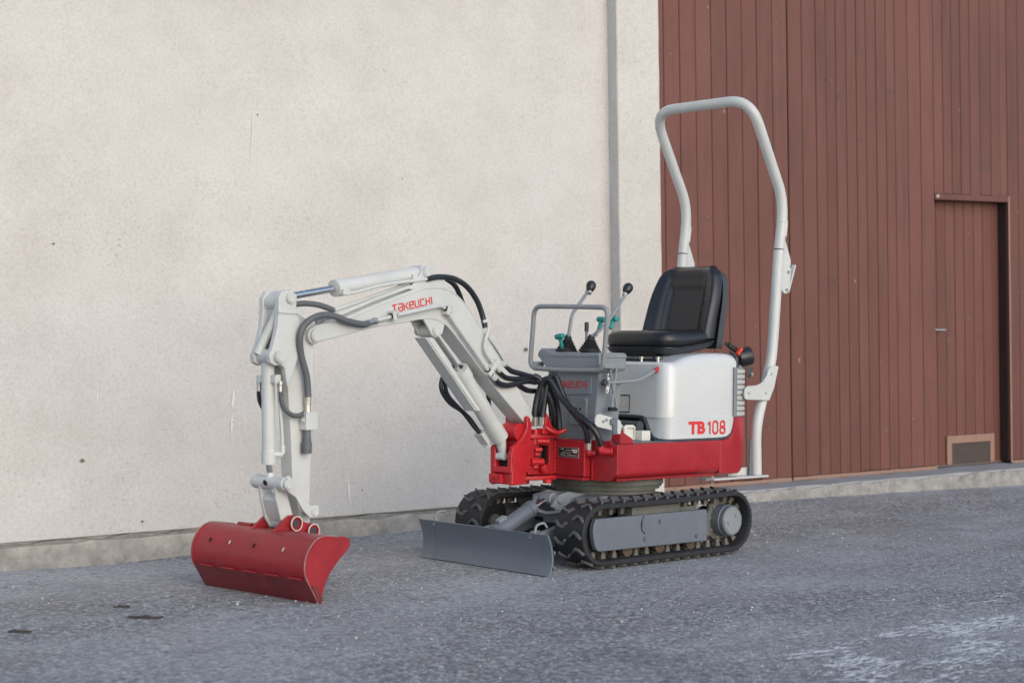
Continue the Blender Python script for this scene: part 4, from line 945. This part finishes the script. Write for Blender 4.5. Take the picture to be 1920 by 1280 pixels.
# boom cylinder and its guard
bcy, _ = cyl_between('boom_cylinder', (-.165, 0, .560), (-.452, 0, .873), (-.640, 0, 1.052), .041, .0115, WHITE)
arm('cylinder_foot', MB().loft([[(-.165+.03*math.cos(a)*.7, .03*math.sin(a), .560+.03*math.cos(a)*.6) for a in [2*PI*k/16 for k in range(16)]], [(-.148+.02*math.cos(a)*.7, .02*math.sin(a), .49+.0*math.cos(a)) for a in [2*PI*k/16 for k in range(16)]]]).cyl((-.155, -.024, .478), (-.155, .024, .478), .017), WHITE, bcy, bevel=.002, ang=50)
arm('rod_eye', MB().cyl((-.654, -.036, 1.041), (-.654, .036, 1.041), .03), WHITE, bcy, bevel=.003)
gd = Vector((-.395+.735, 0, .690-1.008)); gq = [(-.772, .998), (-.762, 1.010), (-.705, 1.020), (-.655, 1.012), (-.523, .868), (-.350, .698), (-.360, .690), (-.455, .686)]
gside = [(-.694, 1.010), (-.655, 1.010), (-.500, .850), (-.345, .690), (-.366, .690), (-.533, .850)]
arm('cylinder_guard', MB().ext(gside, -.040, -.036), WHITE, bcy, bevel=.0015)
arm('guard_sheet', MB().loft([[(-.702, t, 1.008), (-.695, t, 1.012), (-.367, t, .692), (-.374, t, .688)] for t in (-.0355, .032)]), WHITE, bcy, bevel=.002)
# ---------------------------------------------------------------- dipper
dip = [(-1.505, .960), (-1.520, 1.065), (-1.528, 1.127), (-1.512, 1.156), (-1.467, 1.175), (-1.437, 1.159), (-1.436, 1.119), (-1.367, 1.058), (-1.335, 1.016), (-1.340, .980), (-1.341, .729), (-1.347, .474), (-1.349, .345), (-1.344, .240), (-1.356, .222), (-1.382, .226), (-1.393, .255), (-1.402, .300), (-1.421, .372), (-1.441, .434), (-1.452, .60), (-1.466, .740), (-1.480, .88)]
dp = arm('dipper', MB().ext(dip, -.034, .034), WHITE, bevel=.004, seg=3, ang=25)
sidep = [(-1.548, 1.100), (-1.551, 1.041), (-1.575, .955), (-1.592, .928), (-1.585, .897), (-1.560, .886), (-1.533, .892), (-1.512, .876), (-1.505, .840), (-1.495, .800), (-1.470, .86), (-1.440, .93), (-1.425, 1.00), (-1.435, 1.060), (-1.458, 1.099), (-1.455, 1.165), (-1.489, 1.183), (-1.530, 1.178), (-1.548, 1.151)]
for t in (-1, 1):
    arm('side_plate', MB().ext(sidep, t*.0345, t*.060), WHITE, dp, bevel=.004, seg=3)
    arm('rib', MB().ext([(-1.552, 1.098), (-1.456, 1.098), (-1.390, 1.062), (-1.392, 1.056), (-1.458, 1.090), (-1.552, 1.091)], t*.0602, t*.066), WHITE, dp, bevel=.001)
    arm('boss', MB().cyl((-1.356, t*.0345, 1.007), (-1.356, t*.056, 1.007), .034), WHITE, dp, bevel=.003)
arm('top_tube', MB().cyl((-1.515, -.0595, 1.135), (-1.515, .0595, 1.135), .030).tube([(-1.525, -.04, 1.12), (-1.530, -.01, 1.06), (-1.556, .02, .98), (-1.575, .03, .93)], .020, n=12), WHITE, dp)
for x, z, t, r in ((-1.492, 1.152, .070, .022), (-1.549, .922, .078, .024), (-1.373, .314, .095, .020), (-1.370, .236, .050, .022)):
    arm('pin', pin(x, z, -t, t, r), WHITE, dp, bevel=.002)
arm('pin_hole', MB().cyl((-1.5555, -.002, .4285), (-1.532, -.002, .4285), .0085, n=14), BLACK, dp)
# bucket cylinder hanging in front of the dipper
bkc, _ = cyl_between('bucket_cylinder', (-1.549, 0, .900), (-1.536, 0, .500), (-1.524, 0, .440), .0265, .0125, WHITE)
arm('cylinder_eye', MB().cyl((-1.549, -.034, .922), (-1.549, .034, .922), .030), WHITE, bkc, bevel=.003)
arm('rod_cone', MB().lathe((-1.530, 0, .470), (.1, 0, -1), [(0, .013), (.02, .018), (.035, .026)], 18), WHITE, bkc)
arm('port', MB().box((-1.556, .030, .835), (.026, .034, .030)), WHITE, bkc, bevel=.003)
arm('port', MB().box((-1.540, -.036, .835), (.030, .034, .034)), WHITE, bkc, bevel=.003)
arm('steel_pipe', MB().tube(roundpath([(-1.527, -.045, .822), (-1.520, -.034, .770), (-1.503, -.034, .660), (-1.494, -.034, .555), (-1.505, -.028, .540), (-1.527, -.022, .540)], .02), .0062, smooth=0), WHITE, bkc)
arm('pipe_elbow', MB().cyl((-1.496, -.034, .575), (-1.496, -.034, .543), .0105, n=10).cyl((-1.53, -.02, .540), (-1.495, -.034, .540), .0105, n=10), WHITE, bkc, bevel=.002)
# link work
lk = arm('bucket_link', MB().cyl((-1.524, -.092, .430), (-1.524, .092, .430), .0265), WHITE, bevel=.003)
arm('pin', pin(-1.524, .430, -.108, .100, .022), WHITE, lk, bevel=.002)
arm('pin_hole', MB().cyl((-1.5515, .006, .4325), (-1.546, .006, .4325), .009, n=14), BLACK, lk)
for t in (-1, 1):
    hl = [(-1.550, .440), (-1.500, .436), (-1.478, .372), (-1.452, .300), (-1.440, .272), (-1.452, .250), (-1.485, .248), (-1.515, .290), (-1.540, .370)]
    arm('link_plate', MB().ext(hl, t*.038, t*.052), WHITE, lk, bevel=.003)
    il = [(-1.545, .450), (-1.510, .462), (-1.477, .436), (-1.446, .391), (-1.424, .352), (-1.392, .338), (-1.355, .338), (-1.350, .312), (-1.366, .290), (-1.400, .292), (-1.436, .323), (-1.473, .375), (-1.515, .400), (-1.545, .415)]
    arm('idler_link', MB().ext(il, t*.080, t*.092), WHITE, lk, bevel=.003)
arm('link_web', MB().ext([(-1.535, .365), (-1.510, .39), (-1.475, .31), (-1.462, .272), (-1.482, .262), (-1.515, .31)], -.0375, .0375), WHITE, lk, bevel=.004)
arm('link_foot', MB().cyl((-1.460, -.0375, .272), (-1.460, .0375, .272), .030), WHITE, lk, bevel=.003)

# ---------------------------------------------------------------- ditching bucket
WB = .33
sidecurve = [(-1.432, .236), (-1.470, .243), (-1.510, .249), (-1.550, .251), (-1.585, .240), (-1.612, .217), (-1.630, .190), (-1.640, .158), (-1.640, .124), (-1.630, .096), (-1.606, .060), (-1.585, .028), (-1.568, .002)]
mouth = [(-1.558, .002), (-1.553, .031), (-1.533, .083), (-1.507, .118), (-1.469, .155), (-1.424, .192), (-1.414, .205), (-1.414, .222), (-1.420, .232)]
cs = [(p.x, p.z) for p in spline([(x, 0, z) for x, z in sidecurve], 4)]
bk = arm('bucket', MB().loft([[(x, t, z) for x, z in cs]+[(x, t, z) for x, z in inset_open] for t in (-WB+.004, WB-.004)]) if False else MB().ext(cs+[(x+.006*(1 if 1 else 0), z-.004) for x, z in [(p[0], p[1]) for p in cs][::-1]], -WB+.003, WB-.003), BUCKETRED, ang=30)
for t in (-1, 1):
    prof = [(x-.004 if i > 2 else x, z+(.003 if i < 5 else 0)) for i, (x, z) in enumerate(cs)]+mouth
    arm('side_plate', MB().ext(prof, t*(WB-.004), t*(WB+.007)), BUCKETRED, bk, bevel=.0015, ang=25)
    arm('worn_edge', MB().tube([(x-.003, t*(WB+.0065), z) for x, z in cs[4:]], .0022, n=6, smooth=0), WORNEDGE, bk)
    arm('wear_plate', MB().ext([(-1.609, .066), (-1.568, -.001), (-1.556, .001), (-1.556, .02), (-1.585, .07)], t*(WB+.0072), t*(WB+.013)), REDDIRT, bk, bevel=.001)
arm('cutting_edge', MB().ext([(-1.632, .091), (-1.610, .054), (-1.588, .020), (-1.5725, -.002), (-1.560, -.002), (-1.580, .028), (-1.602, .064), (-1.622, .095)], -WB, WB), REDDIRT, bk, bevel=.001)
for k in range(5):
    t0 = -.31+k*.13; arm('weld_bead', MB().tube([(-1.635, t0+.075*j/6, .0935) for j in range(7)], .0042, n=6, smooth=2), BUCKETRED, bk)
for t, m_ in ((-.20, CHIP), (-.03, BLACK), (.115, CHIP), (.235, BLACK)):
    arm('slot', MB().box((-1.6305, t, .196), (.006, .006, .017), Matrix.Rotation(.5, 3, 'Y')), m_, bk, bevel=.002)
earp = [(-1.575, .243), (-1.512, .288), (-1.485, .304), (-1.455, .303), (-1.432, .286), (-1.400, .270), (-1.365, .266), (-1.342, .245), (-1.345, .215), (-1.372, .205), (-1.430, .236), (-1.52, .246)]
for t in (-1, 1):
    e = arm('pin_ear', MB().ext(earp, t*.056, t*.070), BUCKETRED, bk, bevel=.002)
    for x, z in ((-1.462, .272), (-1.372, .236)):
        arm('pin_boss', MB().lathe((x, t*.068, z), (0, t, 0), [(0, .02), (.001, .0285), (.016, .0285), (.018, .026), (.0181, .022), (.012, .0215), (.012, .002)], 24), BUCKETRED, e)
        arm('boss_rim', MB().ring((x, t*.0835, z), (x, t*.0875, z), .0295, .0262), LABELW, e)
        arm('pin', MB().cyl((x, t*.04, z), (x, t*.083, z), .0155, n=16), SHELL, e, bevel=.001)
arm('lip_rib', MB().cyl((-1.515, .12, .252), (-1.515, .20, .252), .010, n=10), BUCKETRED, bk)

# ---------------------------------------------------------------- boom piping, hoses
def hose(pts, r, m=HOSE, name='hydraulic_hose', local=True, n=12, sm=6):
    mb = MB().tube(pts, r, n=n, smooth=sm); return obj(name, mb.xf(LM) if local else mb, m, EX, ang=60)
def fit(p, q, r, m=STEEL, local=True):
    mb = MB().cyl(p, q, r, n=6 if r > .012 else 12); return obj('hose_fitting', mb.xf(LM) if local else mb, m, EX, bevel=.0015)
hose([(-1.390, -.060, .765), (-1.402, -.062, .846), (-1.439, -.068, .936), (-1.452, -.078, 1.008), (-1.422, -.082, 1.058), (-1.352, -.082, 1.087), (-1.280, -.082, 1.087), (-1.207, -.082, 1.068), (-1.113, -.080, 1.057), (-1.085, -.077, 1.063)], .0135, GHOSE)
fit((-1.389, -.058, .77), (-1.388, -.056, .735), .0145); fit((-1.388, -.056, .735), (-1.387, -.056, .705), .0125)
fit((-1.092, -.077, 1.062), (-1.05, -.075, 1.071), .0135); fit((-1.05, -.075, 1.071), (-1.036, -.075, 1.074), .0155)
part('steel_pipe', MB().tube(roundpath([(-1.04, -.075, 1.073), (-.945, -.075, 1.094), (-.739, -.075, 1.133), (-.640, -.075, 1.150), (-.605, -.075, 1.118), (-.501, -.075, 1.018), (-.315, -.075, .848)], .05), .0085, smooth=0).xf(LM), WHITE)
for x, z, a in ((-.940, 1.097, -.2), (-.612, 1.128, .3), (-.330, .862, .75)):
    c = arm('pipe_clamp', MB().box((x, -.073, z), (.022, .035, .040), Matrix.Rotation(a, 3, 'Y')), WHITE, bevel=.003)
    arm('grommet', MB().cyl((x-.016, -.075, z-.003), (x+.016, -.075, z+.003), .0125, n=12) if a < 0 else MB().cyl((x-.012, -.075, z+.012), (x+.012, -.075, z-.012), .0125, n=12), RUBBER, c)
    M = LM @ Matrix.Translation((x+.016, -.084, z+.014)) @ Vector((0, -1, 0)).to_track_quat('Z', 'Y').to_matrix().to_4x4(); put(bolt_white, 'bolt', c, M)
fit((-.315, -.075, .848), (-.285, -.075, .828), .013, WHITE)
hose([(-.290, -.075, .832), (-.262, -.075, .812), (-.188, -.070, .803), (-.065, -.060, .820), (.019, -.050, .815)], .0125)
hose([(-1.440, .0, 1.125), (-1.413, 0, 1.130), (-1.352, 0, 1.135), (-1.280, 0, 1.130), (-1.205, 0, 1.112)], .012, GHOSE)
hose([(-1.390, .076, 1.122), (-1.455, .078, 1.090), (-1.494, .078, 1.050), (-1.508, .078, 1.000), (-1.502, .078, .955), (-1.480, .076, .895)], .012, GHOSE)
part('steel_pipe', MB().tube(roundpath([(-1.21, -.010, 1.113), (-1.113, -.010, 1.140), (-.867, -.010, 1.213), (-.70, -.010, 1.262)], .03), .0085, smooth=0).xf(LM), WHITE)
part('steel_pipe', MB().tube(roundpath([(-1.31, -.035, 1.068), (-1.190, -.035, 1.100), (-1.011, -.035, 1.162), (-.80, -.035, 1.225)], .03), .0085, smooth=0).xf(LM), WHITE)
fit((-1.33, -.035, 1.060), (-1.295, -.035, 1.071), .011)
part('steel_pipe', MB().tube(roundpath([(-1.185, -.036, 1.180), (-1.130, -.040, 1.186), (-1.0, -.040, 1.217), (-.893, -.040, 1.236), (-.797, -.045, 1.248), (-.70, -.050, 1.262)], .03), .0075, smooth=0).xf(LM), WHITE)
hose([(-.715, -.050, 1.260), (-.633, -.048, 1.273), (-.526, -.040, 1.268), (-.439, -.035, 1.236), (-.375, -.035, 1.178), (-.343, -.040, 1.113), (-.335, -.050, 1.060)], .0125)
hose([(-.63, .03, 1.292), (-.558, .035, 1.288), (-.451, .04, 1.252), (-.400, .045, 1.20), (-.36, .05, 1.13)], .0115)
part('steel_pipe', MB().tube(roundpath([(-.358, -.058, 1.085), (-.336, -.066, 1.092), (-.333, -.072, 1.060), (-.362, -.073, .995), (-.360, -.073, .955), (-.315, -.073, .912), (-.285, -.072, .888)], .03), .0075, smooth=0).xf(LM), WHITE)
part('steel_pipe', MB().tube([(-.325, -.02, 1.050), (-.249, -.03, .978), (-.196, -.04, .912)], .0065, smooth=2).xf(LM), CHROME)
arm('pipe_clamp', MB().box((-.300, -.071, .893), (.024, .034, .060), Matrix.Rotation(.75, 3, 'Y')), WHITE, bevel=.003)
fit((-.285, -.072, .888), (-.255, -.070, .868), .012, WHITE); fit((-.225, -.050, .905), (-.195, -.050, .887), .0135, WHITE)
hose([(-.207, -.050, .893), (-.155, -.052, .868), (-.073, -.050, .853), (.031, -.040, .835)], .0125)
hose([(-.26, -.065, .868), (-.20, -.06, .838), (-.10, -.055, .832), (.0, -.045, .842), (.05, -.04, .835)], .0115)
hose([(-.075, -.02, .805), (.007, -.01, .778), (.080, 0, .773)], .0125)
for pts in ([(-.433, .030, .890), (-.466, .055, .868), (-.489, .066, .826), (-.488, .066, .778), (-.435, .066, .723), (-.357, .060, .682), (-.289, .050, .614), (-.253, .040, .580)],
            [(-.426, .035, .878), (-.460, .050, .854), (-.478, .055, .817), (-.457, .058, .759), (-.386, .058, .702), (-.315, .055, .653), (-.263, .050, .599), (-.235, .045, .572)],
            [(-.455, -.010, .885), (-.420, .000, .880), (-.380, .010, .856), (-.325, .030, .810)], [(-.205, .045, .775), (-.185, .050, .70), (-.169, .050, .650)]):
    hose(pts, .0095)
arm('cylinder_block', MB().box((-.232, .045, .565), (.07, .05, .035), Matrix.Rotation(.8, 3, 'Y')).cyl((-.205, .045, .55), (-.20, .045, .52), .02), WHITE, bevel=.004)
def corrugated(pts, r): return MB().tube(pts, lambda t: r*(1+.12*math.sin(t*230)), n=10, smooth=16)
arm('corrugated_hose', corrugated([(-1.557, .040, .800), (-1.556, .042, .775), (-1.550, .042, .745), (-1.535, .040, .720), (-1.515, .036, .705)], .0085), RUBBER, ang=80)
arm('corrugated_hose', corrugated([(-1.527, -.052, .800), (-1.524, -.052, .780), (-1.520, -.052, .749), (-1.500, -.052, .715), (-1.463, -.054, .694), (-1.425, -.054, .692), (-1.405, -.054, .700)], .0088), GHOSE, ang=80)
for t, x in ((.040, -1.557), (-.052, -1.528)):
    fit((x, t, .828), (x, t, .812), .0115); fit((x, t, .812), (x, t, .785), .0095)
vb = arm('valve_block', MB().b2((-1.412, -.076, .634), (-1.350, -.0365, .706)), WHITE, bevel=.003)
M = LM @ Matrix.Translation((-1.413, -.06, .672)) @ Vector((-1, 0, 0)).to_track_quat('Z', 'Y').to_matrix().to_4x4(); put(bolt_white, 'bolt', vb, M)
arm('quick_coupler', MB().lathe((-1.390, -.056, .634), (0, 0, -1), [(0, .015), (.030, .016), (.032, .0175), (.048, .0175), (.050, .021), (.078, .021), (.080, .0195), (.082, .021), (.092, .0205), (.093, .014)], 20), GHOSE, vb, ang=35)

# loops between the arm piping and the body
hose([(-.630, .061, .633), (-.630, .059, .683), (-.620, .053, .752), (-.610, .033, .812), (-.600, .011, .832), (-.590, -.014, .810), (-.580, -.061, .748), (-.570, -.141, .684), (-.560, -.223, .632), (-.540, -.255, .584), (-.520, -.261, .535)], .0145, local=False)
hose([(-.605, .036, .634), (-.598, .035, .696), (-.588, .028, .782), (-.568, .021, .842), (-.556, .000, .842), (-.552, -.024, .796), (-.545, -.066, .718), (-.545, -.140, .653), (-.540, -.181, .610), (-.520, -.180, .545)], .0145, local=False)
hose([(-.640, .06, .845), (-.615, .040, .825), (-.604, .040, .757), (-.604, .058, .683), (-.580, .069, .619)], .0135, local=False)
hose([(-.580, .10, .773), (-.570, .056, .769), (-.552, .038, .720), (-.535, .044, .657), (-.52, .062, .577)], .0135, local=False)
hose([(-.640, .05, .823), (-.600, .045, .805), (-.575, .018, .748), (-.552, .010, .671), (-.53, .022, .590)], .0135, local=False)
hose([(-.56, .051, .613), (-.54, .033, .650), (-.525, .016, .696)], .012, local=False)
hose([(-.545, -.02, .60), (-.535, .0, .68), (-.53, .03, .75), (-.545, .05, .80)], .012, local=False)
fit((-.630, .061, .655), (-.630, .061, .612), .0185, local=False); fit((-.603, .036, .655), (-.603, .036, .612), .0185, local=False)
fit((-.520, -.180, .560), (-.515, -.180, .512), .0165, local=False)
fit((-.53, .022, .605), (-.53, .022, .58), .014, CHIP, local=False)
part('hose_elbow', MB().ball((-.512, -.180, .498), .019).cyl((-.512, -.180, .498), (-.492, -.200, .496), .015), REDCAST)
part('hose_elbow', MB().ball((-.520, -.262, .520), .017).cyl((-.525, -.258, .512), (-.495, -.300, .508), .018).cyl((-.495, -.300, .508), (-.49, -.306, .508), .022), REDCAST)

# ---------------------------------------------------------------- lettering
GL = {'T': [[(0, 1), (.8, 1)], [(.4, .92), (.4, 0)]], 'A': [[(.06, 1), (.76, 1), (.76, 0)], [(.76, .5), (.08, .5), (.08, .06), (.70, .06)]], 'K': [[(.08, 1), (.08, 0)], [(.16, .5), (.40, .5), (.76, .96)], [(.40, .5), (.76, .04)]],
      'E': [[(.10, .5), (.74, .5), (.74, .94), (.08, .94), (.08, .06), (.74, .06)]], 'U': [[(.08, 1), (.08, .06), (.72, .06), (.72, 1)]], 'C': [[(.74, .94), (.08, .94), (.08, .06), (.74, .06)]], 'H': [[(.08, 1), (.08, 0)], [(.72, 1), (.72, 0)], [(.16, .5), (.64, .5)]], 'I': [[(.08, 1), (.08, 0)]]}
def strokes(txt, stroke=.17, gap=.16, skip=0):
    mb = MB(); x = 0; lay = 0
    for i, c in enumerate(txt):
        wd = .16 if c == 'I' else .82
        if i >= skip:
            for pl in GL[c]:
                lay += 1; P = [Vector((px+x, py)) for px, py in pl]; L = []; R = []
                for k in range(len(P)):
                    d1 = (P[k]-P[k-1]).normalized() if k else (P[1]-P[0]).normalized(); d2 = (P[k+1]-P[k]).normalized() if k < len(P)-1 else d1
                    n1 = Vector((-d1.y, d1.x)); n2 = Vector((-d2.y, d2.x)); mm = (n1+n2).normalized(); ln = stroke/2/max(.4, mm.dot(n1)); L.append(P[k]+mm*ln); R.append(P[k]-mm*ln)
                z = .0005*(lay % 3)
                for k in range(len(P)-1):
                    q = [L[k], L[k+1], R[k+1], R[k]]; mb.add([(v.x, v.y, z+.001) for v in q], [(0, 1, 2, 3)])
        x += wd+gap
    return mb, x-gap
def place_text(name, mb, width, O, X, Y, w_, h_, parent):
    O = Vector(O); X = Vector(X).normalized(); Y = Vector(Y); Y = (Y-X*Y.dot(X)).normalized(); Z = X.cross(Y)
    mb.v = [O+X*(v.x/width*w_)+Y*(v.y*h_)+Z*v.z for v in mb.v]; return obj(name, mb, LETTER, parent)
mb, wd = strokes('TAKEUCHI')
o = LM @ Vector((-.922, -.0555, 1.109)); e = LM @ Vector((-.684, -.0555, 1.155)); place_text('lettering', mb, wd, o, e-o, (0, 0, 1), (e-o).length, .031, boom)
mb, wd = strokes('TAKEUCHI')
place_text('lettering', mb, wd, (-.4742, .075, .790), (0, -1, .02), (0, 0, 1), .200, .030, pu)
def font_mesh(txt, bold):
    cu = bpy.data.curves.new('t', 'FONT'); cu.body = txt; cu.size = 1; cu.offset = bold; cu.extrude = .002; cu.space_character = 1.0; cu.resolution_u = 4
    ob = bpy.data.objects.new('t', cu); COL.objects.link(ob); dg = bpy.context.evaluated_depsgraph_get(); dg.update(); me = bpy.data.meshes.new_from_object(ob.evaluated_get(dg)); bpy.data.objects.remove(ob); bpy.data.curves.remove(cu); return me
def font_on(txt, bold, x0, x1, z0, z1, y, parent):
    me = font_mesh(txt, bold); xs = [v.co.x for v in me.vertices]; ys = [v.co.y for v in me.vertices]; a, b, c, d = min(xs), max(xs), min(ys), max(ys)
    for v in me.vertices: v.co = Vector((x0+(v.co.x-a)/(b-a)*(x1-x0), y-v.co.z*.3-.0006, z0+(v.co.y-c)/(d-c)*(z1-z0)))
    me.materials.clear(); me.materials.append(LETTER); return obj('lettering', me, LETTER, parent)
font_on('TB', .045, .012, .135, .576, .637, -.3250, lc)
def digits(x0, x1, z0, z1, y):
    oct_ = lambda a, b, c, d, k=.22: [((a+c)/2, b), (c-k*(c-a), b), (c, b+k*(d-b)*.8), (c, d-k*(d-b)*.8), (c-k*(c-a), d), (a+k*(c-a), d), (a, d-k*(d-b)*.8), (a, b+k*(d-b)*.8), (a+k*(c-a), b), ((a+c)/2, b)]
    GL['1'] = [[(.38, 0), (.38, .97)], [(.30, .93), (.22, .82), (.08, .76)]]
    GL['0'] = [oct_(.08, .05, .72, .95)]; GL['8'] = [oct_(.12, .53, .68, .95, .3), oct_(.08, .05, .72, .49, .3)]
    mb = MB(); x = 0; out = MB(); tot = 2.55
    for c, dx in (('1', 0), ('0', .72), ('8', 1.72)):
        m, _ = strokes(c, .17); out.add([(v.x+dx, v.y, v.z) for v in m.v], m.f)
    return place_text('lettering', out, tot, (x0, y, z0), (1, 0, 0), (0, 0, 1), x1-x0, z1-z0, lc)
digits(.150, .288, .574, .637, -.3254)
